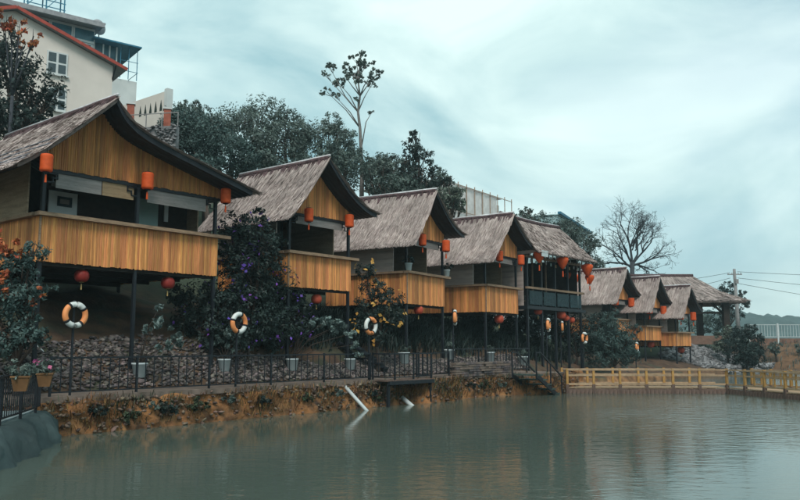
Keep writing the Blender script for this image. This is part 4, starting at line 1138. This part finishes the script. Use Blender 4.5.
# ------------------------------------------------------------------ hill houses
def house():
    hd = R(52); dx, dy = math.sin(hd), math.cos(hd); rz = math.pi / 2 - hd
    c = at(113, 66, 46); zg = height(c.x, c.y) - .6
    t = empty('cream_house', (c.x, c.y, zg), rz); tag(t, 'cream gabled house with red roof verge on the hill', 'house')
    ez = c.z - zg; wl = 11.0; rise = 2.0; ap = -5.6; dep = 8.0
    gv = [(0, 0, 0), (0, 0, ez), (ap, 0, ez + rise), (-wl, 0, ez), (-wl, 0, 0)]
    gv += [(x, dep, z) for x, y, z in gv]
    MB().add(gv, [(4, 3, 2, 1, 0), (5, 6, 7, 8, 9), (0, 1, 6, 5), (3, 4, 9, 8), (1, 2, 7, 6), (2, 3, 8, 7)]).build('wall', M_cream, t)
    for x0, x1, z0, z1 in ((ap, .75, ez + rise, None, ), (ap, -wl - .7, ez + rise, None)):
        sl_ = rise / abs(ap) if x1 > 0 else rise / (wl + ap)
        zz = ez + rise - sl_ * abs(x1 - ap)
        MB().bar((x0, dep / 2 - .05, ez + rise + .10), (x1, dep / 2 - .05, zz + .10), dep + .7, .10).build('roof', M_greyroof, t)
        MB().bar((x0, -.43, ez + rise + .09), (x1, -.43, zz + .09), .05, .19).build('verge_board', M_redtrim, t)
    def win(cx, cz, w_, h_):
        f_ = MB().box((cx, -.03, cz), (w_, .1, h_)).build('window', M_white, t)
        for i in (-1, 1):
            for j in (-1, 1): MB().box((cx + i * w_ * .24, -.09, cz + j * h_ * .24), (w_ * .36, .03, h_ * .38)).build('pane', M_glassdark, f_)
        MB().box((cx, -.08, cz - h_ / 2 - .05), (w_ + .2, .16, .08)).build('sill', M_white, f_)
    q = at(65, 59, 43.3); k = ((q - c).xy).length; win(-k, q.z - zg, 1.15, 1.35)
    q = at(67, 95, 43.3); win(-k + .1, q.z - zg, 1.0, 1.35)
    MB().bar((0.02, -.5, ez - .1), (.0, .05, ez - .9), .07, .07).build('eave_brace', M_steel, t)
    # rear block with glazed top floor
    c2 = at(139, 49, 60); zg2 = height(c2.x, c2.y) - 1.5
    t2 = empty('glazed_house', (c2.x, c2.y, zg2), rz); tag(t2, 'pale house with blue glazed top storey behind the cream house', 'house')
    tz = c2.z - zg2
    MB().box((-5.5, 3.2, tz / 2 - 1.35), (11, 6, tz - 2.7)).build('wall', M_cream2, t2)
    MB().box((-1.75, 2.9, tz), (3.7, 6.6, .12)).build('canopy_roof', M_bluetrim, t2)
    for x in (-.08, -.75, -1.4): MB().box((x, .05, tz - 1.35), (.05, .05, 2.6)).build('cage_post', M_bluetrim, t2)
    for z in (tz - 2.0, tz - 1.2): MB().bar((-1.5, .03, z), (0, .03, z), .035, .035).build('cage_rail', M_bluetrim, t2)
    MB().box((-.03, 3.0, tz - 2.0), (.03, 5.8, .04)).build('cage_rail', M_bluetrim, t2)
    MB().box((-2.5, .7, tz - 1.35), (1.9, .1, 2.6)).build('glazing', M_glassblue, t2)
    for x in (-1.55, -2.1, -2.6, -3.3): MB().box((x, .6, tz - 1.35), (.1, .1, 2.6)).build('mullion', M_white, t2)
    for x in (-1.85, -2.35): MB().box((x, .62, tz - 1.9), (.40, .1, 1.4)).build('door_leaf', M_white, t2)
    MB().box((-6.9, 3.2, tz - .95), (7.0, 6, 3.5)).build('upper_wall', M_cream2, t2)
    MB().box((-6.8, 2.7, tz + .92), (7.6, 7.6, .14)).build('upper_roof', M_greyroof, t2)
    MB().box((-6.8, -1.0, tz + .73), (7.5, .25, .22)).build('fascia', M_greyroof, t2)
    for i in range(4):
        x = -4.2 - i * 1.65
        w_ = MB().box((x, .14, tz + .1), (1.55, .1, 1.05)).build('window', M_white, t2)
        MB().box((x, .08, tz + .16), (1.4, .04, .8)).build('pane', M_glassblue, w_)
        w_ = MB().box((x, .14, tz - .95), (1.3, .1, .95)).build('window', M_white, t2)
        MB().box((x, .08, tz - .95), (1.0, .04, .75)).build('pane', M_glassblue, w_)
    MB().box((-1.7, -.25, tz - 5.6), (1.9, .8, .1)).build('window_canopy', M_greyroof, t2)
    w_ = MB().box((-1.7, .14, tz - 6.4), (1.4, .12, 1.1)).build('window', M_white, t2)
    MB().box((-1.7, .07, tz - 6.4), (1.1, .04, .8)).build('pane', M_glassblue, w_)
    # dish and rooftop tank frame
    p = at(99, 27, 58.5); ds = empty('satellite_dish', (p.x, p.y, p.z - .55), R(55)); tag(ds, 'round satellite dish on the glazed house roof', 'satellite dish')
    dp = MB(); gv, gf = [], []
    for i in range(5):
        rr = .62 * i / 4
        for j in range(16): gv.append((rr * math.cos(j * .3927), .25 * (rr / .62) ** 2 - .2, .55 + rr * math.sin(j * .3927)))
    for i in range(4):
        for j in range(16): gf.append((i * 16 + j, i * 16 + (j + 1) % 16, i * 16 + 16 + (j + 1) % 16, i * 16 + 16 + j))
    dp.add(gv, gf).build('reflector', M_greyroof, ds, True)
    MB().tube([(0, .05, .5), (.1, .1, -.35)], .04, 6).build('mast', M_steel, ds); MB().tube([(0, -.1, .2), (0, -.6, .6)], .02, 5).build('feed_arm', M_steel, ds)
    p = at(44, 12.5, 57); tk = empty('roof_tank_stand', (p.x, p.y, p.z), rz); tag(tk, 'blue steel frame with a dark tank on the rooftop', 'tank stand')
    for x in (-1.3, 0, 1.3):
        for y in (-.6, .6): MB().box((x, y, .9), (.08, .08, 1.9)).build('leg', M_bluetrim, tk)
    for z in (.3, .8, 1.3): MB().box((0, -.6, z), (2.8, .05, .06)).build('cross_bar', M_bluetrim, tk)
    for x in (-1.3, 0): MB().bar((x, -.62, .1), (x + 1.3, -.62, 1.8), .05, .05).build('diagonal', M_bluetrim, tk)
    MB().tube([(-1.3, 0, 2.1), (1.3, 0, 2.1)], .5, 14).build('tank', M_dark, tk, True)
house()
# stepped garden wall with tree-shaped openings
def garden_wall():
    p0, p1 = at(124, 104, 44.5), at(166, 91, 41.5)
    d = (p1 - p0); rz = math.atan2(d.y, d.x); Lw = d.xy.length; zb = min(height(p0.x, p0.y), height(p1.x, p1.y)) - .3
    t = empty('garden_wall', (p0.x, p0.y, zb), rz); tag(t, 'white garden wall with small pointed openings beside the cream house', 'wall')
    h0, h1_ = p0.z - zb, p1.z - zb
    gv = []
    for y in (0, .2): gv += [(-.6, y, 0), (Lw, y, 0), (Lw, y, h1_), (-.6, y, h0 - .05)]
    MB().add(gv, [(3, 2, 1, 0), (4, 5, 6, 7), (0, 1, 5, 4), (1, 2, 6, 5), (2, 3, 7, 6), (3, 0, 4, 7)]).build('wall_panel', M_cream, t)
    MB().box((Lw + .12, .1, h1_ / 2 + .05), (.28, .36, h1_ + .1)).build('pier', M_cream2, t)
    for i in range(5):
        f_ = (.42 + .12 * i); x = Lw * f_; z = lerp(h0, h1_, f_) - 1.05
        gv = [(x - .12, -.012, z), (x + .12, -.012, z), (x + .12, -.012, z + .15), (x, -.012, z + .62), (x - .12, -.012, z + .15)]
        gv += [(a_, .02, c_) for a_, b_, c_ in gv]
        MB().add(gv, [(4, 3, 2, 1, 0)] + [(q, (q + 1) % 5, 5 + (q + 1) % 5, 5 + q) for q in range(5)]).build('opening', L_dark, t)
    for (px, py, Y, lab) in ((131, 105, 40.5, 'red brick gate post beside the roof of the largest hut'), (167.5, 110, 40, 'red brick gate post at the end of the stone terrace')):
        p = at(px, py, Y); zb_ = height(p.x, p.y) - .3; q = empty('brick_post', (p.x, p.y, zb_), .3); tag(q, lab, 'gate post')
        MB().box((0, 0, (p.z - zb_) / 2), (.36, .36, p.z - zb_)).build('shaft', M_brickred, q); MB().box((0, 0, p.z - zb_ + .04), (.46, .46, .08)).build('cap', M_cream2, q)
    # stone terrace wall
    p0, p1 = at(128, 128, 39.5), at(176, 124, 39); d = p1 - p0; rz = math.atan2(d.y, d.x)
    zb = min(height(p0.x, p0.y), height(p1.x, p1.y)) - .6; t = empty('terrace_wall', (p0.x, p0.y, zb), rz); tag(t, 'grey stone terrace wall below the brick gate posts', 'wall')
    MB().box((d.xy.length / 2, .2, (p0.z - zb) / 2), (d.xy.length, .35, p0.z - zb)).build('core', M_riprap, t)
    pts, sz = [], []
    for i in range(900): pts.append((random.uniform(0, d.xy.length), random.uniform(-.05, .0), random.uniform(0, p0.z - zb))); sz.append(random.uniform(.06, .12))
    obj('facing_stones', stones(pts, sz), M_riprap, t, 'stuff')
    MB().bar((0, .2, p0.z - zb + .75), (d.xy.length, .2, p0.z - zb + .75), .04, .04).build('top_rail', M_concrete, t)
    for i in range(4): MB().box((d.xy.length * i / 3, .2, p0.z - zb + .38), (.04, .04, .76)).build('rail_post', M_concrete, t)
garden_wall()
# netted scaffold building
def netted():
    a_, b_ = at(440, 179, 60), at(511, 203, 70); d = b_ - a_; Lw = d.xy.length; rz = math.atan2(d.y, d.x); zb = min(height(a_.x, a_.y), height(b_.x, b_.y)) - .4
    t = empty('netted_building', (a_.x, a_.y, zb), rz); tag(t, 'unfinished building wrapped in pale netting and scaffold on the hill', 'building')
    h = a_.z - zb
    MB().box((Lw * .42, 4, h / 2 - .3), (Lw * .84, 7.6, h - .6)).build('core_wall', M_cream2, t)
    n_ = 9
    for i in range(n_):
        x0, x1 = Lw * i / n_, Lw * (i + 1) / n_
        for z0, z1 in ((0, h * .33), (h * .33, h * .66), (h * .66, h)):
            if i >= 7 and z1 == h: continue
            MB().box(((x0 + x1) / 2, .05 + random.uniform(-.03, .03), (z0 + z1) / 2), (x1 - x0 - .07, .03, z1 - z0 - .08)).build('net_panel', M_net, t)
    for i in range(n_ + 1): MB().box((Lw * i / n_, -.05, h / 2 + .1), (.06, .06, h + .3)).build('scaffold_pole', M_scaff, t)
    for z in (h * .33, h * .5, h * .66, h * .83, h): MB().bar((0, -.10, z), (Lw, -.10, z), .05, .05).build('scaffold_rail', M_scaff, t)
    MB().box((Lw * .42, 4, h + .0), (Lw * .86, 8.0, .08)).build('roof_net', M_net, t)
netted()
# pale shed with blue roof edge
a_, b_ = at(560, 213, 74), at(591, 233, 86); d = b_ - a_; zb = min(height(a_.x, a_.y), height(b_.x, b_.y)) - .4
t = empty('pale_shed', (a_.x, a_.y, zb), math.atan2(d.y, d.x)); tag(t, 'pale blue shed with bright blue roof edge behind the pavilion roof', 'shed')
M_paleblue = mat('pale_blue_sheet', (.42, .56, .58), (.36, .50, .53), .5, 3, stain=.15)
Lw = d.xy.length; MB().box((Lw / 2, 3, (a_.z - zb) / 2 - .1), (Lw - .2, 5.6, a_.z - zb - .3)).build('wall', M_paleblue, t)
MB().bar((-.3, 0, a_.z - zb), (Lw, 0, b_.z - zb), .3, .22).build('roof_edge', M_bluetrim, t)
MB().box((Lw / 2, 3, a_.z - zb - .12), (Lw, 5.8, .1)).build('roof', M_paleblue, t)
for i in range(1, 5): MB().box((Lw * i / 5, .15, (a_.z - zb) / 2 - .1), (.06, .06, a_.z - zb - .4)).build('wall_rib', M_white, t)

# ------------------------------------------------------------------ fence, pole and cables at the far right
fx0, fx1 = 30.5, 62.0
p0 = Vector((36.5, 82.0, height(36.5, 82))); t = empty('wire_fence', (p0.x, p0.y, 2.75)); tag(t, 'pale wire fence on a low brown wall in front of the far hill', 'fence')
fl = 30.0
MB().box((fl / 2, .1, .05), (fl, .25, .75)).build('base_wall', mat('brown_wall', (.24, .135, .10), (.17, .095, .07), .9, 3, stain=.3), t)
for i in range(11): MB().box((fl * i / 10, 0, .95), (.16, .16, 2.1) if i % 2 else (.10, .1, 1.9)).build('fence_post', M_pipe, t)
for z in (.6, 1.85): MB().bar((0, -.02, z), (fl, -.02, z), .05, .06).build('rail', M_pipe, t)
fm = MB().box((0, 0, 1.22), (.035, .03, 1.24)).mesh('fence_bar'); fm.materials.append(M_pipe)
for i in range(100): ob = obj('fence_bar', fm, None, t); ob.location = (.15 + fl * i / 100, .03, 0)
pp = at(739, 341, 86); zt = at(737, 269, 86).z; pzb = height(pp.x, pp.y)
t = empty('utility_pole', (pp.x, pp.y, pzb)); tag(t, 'tall concrete utility pole behind the hip-roofed shelter', 'utility pole')
MB().tube([(0, 0, -.3), (-.05, 0, (zt - pzb) * .5), (-.12, 0, zt - pzb)], [.26, .2, .15], 10).build('shaft', M_concrete, t, True)
MB().bar((-.9, 0, zt - pzb - .6), (.7, 0, zt - pzb - .6), .1, .1).build('cross_arm', M_concrete, t)
for x in (-.8, -.4, .3, .6): MB().lathe([(.05, 0), (.07, .08), (.03, .18)], 8, (x, 0, zt - pzb - .55)).build('insulator', M_pot, t)
MB().box((.0, -.2, zt - pzb - 1.4), (.35, .25, .5)).build('meter_box', M_concrete, t)
def cable(p0, p1, sag, label, r_=.022):
    p0, p1 = Vector(p0), Vector(p1); pts = []
    for i in range(17):
        s_ = i / 16; p = p0.lerp(p1, s_); p.z -= 4 * sag * s_ * (1 - s_); pts.append(p - p0)
    o = MB().tube(pts, r_, 5).build('overhead_cable', M_black, None, True); o.location = p0; tag(o, label, 'cable')
tip = Vector((pp.x - .1, pp.y, zt))
for dz, tgt, lab in ((-.3, (90, 70, 9.6), 'overhead cable from the utility pole sloping over the wire fence'), (-1.0, (95, 80, 6.4), 'lower overhead cable from the pole over the far hill'),
                     (-1.6, (100, 105, 4.5), 'lowest overhead cable running off behind the wire fence')):
    cable(tip + Vector((.3, 0, dz)), tgt, 1.0, lab)
for dz, tgt, lab in ((-.4, (20, 96, 9.4), 'overhead cable from the pole to behind the hip roof'), (-1.0, (18, 98, 6.6), 'lower overhead cable from the pole to behind the hip roof')):
    cable(tip + Vector((-.5, 0, dz)), tgt, .5, lab)

# ------------------------------------------------------------------ vegetation
def veg(name, label, cat, px, Y, spec, n, leaf, lm, **kw):
    b_ = on_ground(px, Y); return plant(name, label, cat, b_, lumps_px(b_, spec, Y), n, leaf, lm, **kw)
# dark tree at the upper left, behind the largest hut
veg('broadleaf_tree', 'dark leafy tree in front of the cream house', 'tree', 12, 36,
    [(12, 62, 26), (34, 84, 26), (14, 100, 34), (44, 108, 18), (-20, 80, 34), (22, 122, 28), (-5, 130, 30), (52, 92, 12), (0, 40, 18)], 6500, (.24, .11), L_dark, trunk_r=.25)
b_ = on_ground(-6, 35)
lp = lumps_px(b_, [(4, 20, 14), (20, 24, 12), (34, 36, 10), (12, 34, 12), (24, 46, 8)], 35)
plant('russet_tree', 'sparse tree with russet leaves and bare twigs beside the cream house', 'tree', b_, lp, 420, (.22, .13), L_orange, bark=M_barkdark, trunk_r=.12)
# hillside trees
def htree(px, py, rp, Y, lab, lm, n=4200, leaf=(.22, .10), seed=0, nm='hillside_tree', cat='tree'):
    random.seed(seed + int(px)); sp = [(px, py, rp * .75)]
    for i in range(9):
        a_ = random.uniform(0, 6.28); q = random.uniform(.45, .95)
        sp.append((px + math.cos(a_) * rp * q, py + math.sin(a_) * rp * q * .8 + rp * .12, rp * random.uniform(.28, .5), random.uniform(-1, 1) * rp * .05))
    veg(nm, lab, cat, px, Y, sp, int(n * 1.5), leaf, lm, trunk_r=.18)
htree(238, 132, 42, 50, 'tall grey-green tree rising above the rounded hedge', L_grey, 5200)
htree(285, 142, 40, 51, 'broad grey-green tree above the small hut beside the purple shrubs', L_mid, 5000)
htree(322, 140, 30, 54, 'feathery grey-green tree left of the tall thin tree', L_grey, 3800) if False else htree(322, 140, 30, 54, 'feathery grey-green tree next to the tall thin tree', L_grey, 3800)
htree(345, 168, 38, 49, 'dense tree under the tall thin tree', L_mid, 4800)
htree(262, 172, 30, 44, 'low bushy tree behind the ridge of the hut beside the purple shrubs', L_mid, 3600)
htree(376, 172, 20, 52, 'small pale tree beside the wooden roof on the hillside', L_grey, 2200)
htree(395, 195, 26, 47, 'bushy tree behind the roof of the hut with pots', L_mid, 3000)
htree(445, 200, 20, 52, 'pale bushy tree in front of the netted building', L_pale, 2600)
htree(205, 172, 24, 40, 'dark shrubby tree below the rounded hedge', L_blue, 2800)
htree(553, 232, 26, 66, 'round tree behind the pavilion roof', L_mid, 3000)
htree(577, 250, 24, 68, 'round tree in front of the pale blue shed', L_mid, 2600)
htree(526, 216, 12, 68, 'small tree top showing over the pavilion ridge', L_mid, 900)
htree(470, 236, 24, 56, 'dark tree hidden behind the roof of the hut touching the pavilion', L_dark, 1800)
htree(600, 272, 14, 80, 'slim dark tree between the pavilion and the bare tree', L_mid, 900)
htree(392, 168, 24, 58, 'grey-green tree between the tall thin tree and the conical tree', L_grey, 2600)
htree(310, 175, 30, 46, 'leafy tree just above the ridge of the hut beside the purple shrubs', L_mid, 3200)
htree(190, 118, 22, 55, 'distant grey-green tree behind the rounded hedge', L_grey, 2200)
htree(440, 178, 14, 56, 'small dark tree between the conical tree and the netted building', L_mid, 1200)
# rounded hedge
veg('rounded_hedge', 'smooth rounded blue-green hedge below the white garden wall', 'hedge', 200, 42,
    [(185, 128, 24), (205, 136, 26), (225, 148, 24), (180, 145, 20), (245, 158, 16), (172, 122, 13)], 15000, (.17, .08), L_blue, trunk_r=.12, shell=.8)
# conical tree
veg('conical_tree', 'dark cone-shaped tree beside the hut with pots', 'tree', 415, 52,
    [(415, 136, 8), (412, 146, 11), (420, 153, 12), (408, 160, 12), (424, 166, 13), (412, 174, 15), (428, 180, 12), (404, 182, 14), (418, 190, 18)], 3600, (.22, .11), L_dark, trunk_r=.2)
# tall thin tree
def tall_tree():
    Y = 53; b_ = on_ground(360, Y); t = empty('tall_thin_tree', b_); tag(t, 'tall thin tree with sparse leaf clumps against the sky', 'tree')
    def q(px, py, dy=0): return at(px, py, Y + dy) - b_
    mb = MB()
    tr = [(362, 175), (361, 150), (360, 128), (358, 112), (360, 96), (358, 80), (360, 62)]
    mb.tube([Vector((0, 0, -.3))] + [q(*p) for p in tr], [.2, .15, .12, .10, .085, .065, .045, .02], 8)
    cl = []
    for r0, mid, tip_, dy, r_ in ((3, (345, 96), (329, 66), .3, 6), (3, (346, 98), (326, 76), -.4, 4), (2, (346, 110), (327, 92), .5, 5), (2, (350, 112), (336, 97), -.5, 4), (3, (350, 96), (339, 83), .6, 6),
                          (4, (352, 86), (345, 76), -.6, 7), (4, (356, 86), (350, 68), .4, 7), (5, (358, 72), (356, 60), 0, 7), (5, (362, 72), (366, 66), .5, 7), (4, (364, 86), (370, 76), -.5, 6), (4, (367, 86), (377, 74), .2, 5.5),
                          (3, (364, 98), (372, 84), .6, 4), (3, (358, 102), (356, 100), 0, 4), (5, (360, 68), (361, 55), .2, 4.5), (5, (354, 74), (352, 76), .7, 7), (5, (362, 76), (362, 80), -.7, 7), (1, (366, 122), (372, 112), .2, 3)):
        a_ = q(*tr[r0]); e = q(tip_[0], tip_[1], dy); m_ = q(mid[0], mid[1], dy * .5)
        mb.tube([a_, m_, e], [.05, .035, .014], 5)
        rr = r_ * Y / 786
        for i in range(5):
            d_ = Vector((random.uniform(-1, 1), random.uniform(-1, 1), random.uniform(-.6, .8))) * rr
            mb.tube([m_.lerp(e, .75), e + d_], [.014, .006], 4); g_ = e + d_; cl.append((g_.x, g_.y, g_.z, rr * random.uniform(.4, .75)))
    mb.build('trunk', M_barkpale, t, True)
    P_, Q_ = lump_points(cl, 4600, .1); Vv, Ff = leaf_arrays(P_, Q_, .20, .09); obj('crown', np_mesh('crown', Vv, Ff), L_grey, t)
tall_tree()
# bare tree
def bare_tree():
    random.seed(21); Y = 84; b_ = on_ground(632, Y); t = empty('bare_tree', b_); tag(t, 'large leafless tree with fine spreading twigs against the sky', 'tree')
    mb = MB(); tw = MB()
    def grow(p, d, l, r_, lev):
        p2 = p + d * l; bend = Vector((random.uniform(-1, 1), random.uniform(-1, 1), random.uniform(-.5, .8))) * l * .12
        (mb if lev < 3 else tw).tube([p, (p + p2) / 2 + bend, p2], [r_, r_ * .8, r_ * .66], 6 if lev < 3 else 3, cap=False)
        if lev >= 7: return
        for i in range(3 if lev in (1, 2, 3, 5) else 2):
            nd = (d + Vector((random.uniform(-1, 1), random.uniform(-1, 1), random.uniform(-.6, .75))) * (.55 + .1 * lev)).normalized()
            grow(p.lerp(p2, random.uniform(.45, 1.0)) if i else p2, nd, l * random.uniform(.55, .78), max(.011, r_ * .58), lev + 1)
    base = at(632, 262, Y) - b_
    mb.tube([(0, 0, -.3), base * .5 + Vector((.1, 0, 0)), base], [.36, .28, .24], 8)
    for tx, ty, ln in ((622, 200, 2.8), (645, 207, 2.6), (604, 236, 2.1), (663, 226, 2.4), (667, 250, 2.1), (605, 256, 1.9), (634, 203, 2.1), (657, 268, 1.8), (612, 220, 2.2)):
        e = at(tx, ty, Y + random.uniform(-1.5, 1.5)) - b_; grow(base + Vector((0, 0, random.uniform(-.9, .3))), (e - base).normalized(), ln, .13, 1)
    mb.build('trunk', M_barkdark, t, True); tw.build('twigs', M_barkdark, t)
bare_tree()
random.seed(5)
# purple flowered shrubs between the first two huts
veg('flowering_shrub', 'dark purple-flowered shrub under the corner of the largest hut', 'shrub', 205, 27.8,
    [(198, 300, 24), (222, 306, 22), (210, 325, 28), (185, 320, 18), (236, 330, 24), (180, 295, 14)], 5200, (.15, .07), L_dark, flowers=(L_purple, 60, .13))
veg('flowering_shrub', 'tall purple-flowered shrub climbing between the two huts', 'shrub', 250, 30.0,
    [(248, 262, 26), (270, 276, 24), (232, 256, 16), (256, 300, 30), (282, 300, 22), (240, 290, 24), (264, 330, 30), (290, 325, 22), (245, 240, 18)], 9000, (.16, .07), L_dark, flowers=(L_purple, 110, .15))
veg('flowering_shrub', 'purple-flowered shrub tops overlapping the thatch of the small hut', 'shrub', 247, 28.6,
    [(240, 225, 17), (255, 232, 20), (272, 243, 16), (232, 240, 16), (262, 215, 9), (246, 258, 20), (262, 264, 20), (236, 276, 18), (256, 286, 22), (248, 306, 22), (262, 322, 22)], 7500, (.15, .07), L_dark, trunk_r=.06, flowers=(L_purple, 70, .15))
veg('flowering_shrub', 'small purple-flowered shrub at the parapet of the small hut', 'shrub', 295, 31.4,
    [(296, 288, 14), (290, 302, 16), (304, 308, 14), (296, 326, 20)], 2400, (.14, .07), L_dark, flowers=(L_purple, 36, .13))
# orange leaved shrub
t_ = veg('croton_shrub', 'blue-green shrub with orange leaves at the corner of the largest hut', 'shrub', 18, 20.8,
    [(32, 252, 16), (22, 272, 20), (38, 286, 14), (8, 262, 20), (25, 300, 22), (6, 295, 22), (12, 325, 26), (36, 312, 10), (-10, 280, 26), (24, 335, 20), (5, 345, 20), (38, 335, 12)], 5600, (.13, .06), L_blue)
b_ = t_.location; lp = lumps_px(b_, [(6, 242, 12), (14, 248, 9), (3, 270, 12), (8, 283, 12), (12, 292, 9), (40, 287, 3), (43, 296, 3), (33, 303, 4), (0, 256, 12), (22, 256, 5)], 20.5)
P_, Q_ = lump_points(lp, 700, .5); Vv, Ff = leaf_arrays(P_, Q_, .14, .07); obj('orange_leaves', np_mesh('orange_leaves', Vv, Ff), L_orange, t_)
# yellow flowered shrub
veg('flowering_shrub', 'yellow-flowered shrub between the small hut and the hut with pots', 'shrub', 378, 33.4,
    [(366, 270, 11), (374, 290, 14), (388, 300, 14), (368, 308, 16), (392, 318, 14), (380, 330, 16), (362, 330, 14)], 3800, (.16, .07), L_dark, flowers=(L_yellow, 34, .22))
veg('evergreen_shrub', 'dark shrub mass under the open pavilion', 'shrub', 575, 50,
    [(572, 325, 18), (590, 335, 18), (575, 345, 18), (596, 352, 16), (560, 335, 14)], 3200, (.22, .09), L_dark)
for (px, Y, sp, lab) in ((505, 50, [(500, 318, 14), (515, 322, 14), (505, 332, 14), (522, 332, 12)], 'dark shrub behind the posts of the hut touching the pavilion'),
                         (540, 52, [(535, 318, 14), (548, 320, 14), (540, 332, 14), (556, 330, 12), (528, 328, 12)], 'dark shrub behind the pavilion posts above the water steps'),
                         (480, 47, [(478, 318, 12), (466, 322, 12), (488, 324, 12), (474, 332, 12)], 'dark shrub on the slope behind the stacked slab wall'),
                         (600, 58, [(598, 322, 12), (608, 330, 12), (596, 336, 12)], 'dark shrub behind the feathery bush')):
    veg('evergreen_shrub', lab, 'shrub', px, Y, sp, 2600, (.24, .10), L_dark)
weeds = [(96, 411, 7), (127, 414, 8), (155, 405, 9), (166, 410, 8), (196, 405, 8), (228, 398, 6), (262, 400, 6), (305, 398, 6), (337, 392, 5), (372, 392, 5), (376, 398, 5), (422, 388, 5), (470, 386, 7), (482, 384, 7), (500, 383, 6)]
for i, (px, py, r_) in enumerate(weeds):
    p = onV(px, py, VE - .22); rr = r_ * p.y / 786
    o_ = empty('bank_weed', (p.x, p.y, p.z - rr * .5)); tag(o_, 'leafy weed clump rooted in the orange earth bank', 'weed', 'weeds on the earth bank')
    P_, Q_ = lump_points([(0, 0, rr * .5, rr), (rr * .9, rr * .5, rr * .35, rr * .7), (-rr * .6, -rr * .3, rr * .3, rr * .6)], 260, .3); Vv, Ff = leaf_arrays(P_, Q_, .13, .05)
    obj('foliage', np_mesh('foliage', Vv, Ff), (L_dark, L_grass, L_mid)[i % 3], o_)
    st = MB()
    for q in range(4): st.tube([(0, 0, -.05), (random.uniform(-1, 1) * rr * .6, random.uniform(-1, 1) * rr * .4, rr * .8)], [.012, .006], 4)
    st.build('stem', M_bark, o_)
veg('feathery_bush', 'feathery blue-green bush in front of the first low hut', 'bush', 614, 50,
    [(606, 318, 9), (614, 312, 6), (598, 330, 12), (616, 328, 14), (628, 338, 12), (606, 342, 16), (622, 346, 14), (590, 340, 10), (634, 330, 7), (600, 356, 14), (616, 360, 14), (630, 356, 10)], 5600, (.34, .05), L_blue)
veg('round_bush', 'dark round bush on top of the riprap slope', 'bush', 745, 68,
    [(742, 334, 12), (754, 340, 12), (746, 348, 14), (734, 342, 11), (758, 350, 9), (750, 328, 7), (746, 356, 13), (736, 354, 11), (756, 358, 10)], 5500, (.26, .11), L_dark)
veg('round_bush', 'small olive bush by the shelter post', 'bush', 728, 70, [(728, 330, 7), (722, 337, 7), (733, 338, 6), (726, 345, 9), (720, 347, 7)], 1500, (.24, .10), L_pale)
veg('round_bush', 'small round bush against the brown fence wall', 'bush', 776, 77, [(776, 346, 6), (771, 348, 4), (775, 351, 5)], 700, (.22, .09), L_mid)
veg('round_bush', 'small round bush at the end of the wire fence', 'bush', 800, 77, [(800, 346, 5), (806, 347, 5), (802, 351, 5)], 700, (.22, .09), L_mid)
veg('background_pine', 'dark pine with flat clumps beside the utility pole', 'tree', 727, 92,
    [(728, 288, 8), (722, 295, 9), (735, 300, 8), (742, 296, 6), (716, 302, 8), (730, 308, 9), (722, 318, 10), (738, 315, 7), (728, 298, 9), (744, 303, 6)], 4600, (.30, .12), L_dark)
veg('background_tree', 'pale green bushes seen under the hip-roofed shelter', 'tree', 700, 95, [(700, 322, 12), (712, 326, 11), (690, 326, 12), (720, 330, 10)], 1800, (.35, .15), L_grey)

# ------------------------------------------------------------------ hazy air
hz = bpy.data.materials.new('hazy_air'); hz.use_nodes = True; t = hz.node_tree; t.nodes.clear()
ho = t.nodes.new('ShaderNodeOutputMaterial'); pv2 = t.nodes.new('ShaderNodeVolumePrincipled')
pv2.inputs['Color'].default_value = (.72, .90, .95, 1); pv2.inputs['Density'].default_value = .0006; pv2.inputs['Anisotropy'].default_value = .2
t.links.new(pv2.outputs[0], ho.inputs['Volume'])
h_ = MB().box((60, 270, 18.5), (1500, 780, 44)).build('haze', hz, kind='stuff'); tag(h_, 'thin pale blue haze filling the air over the pond', 'haze')
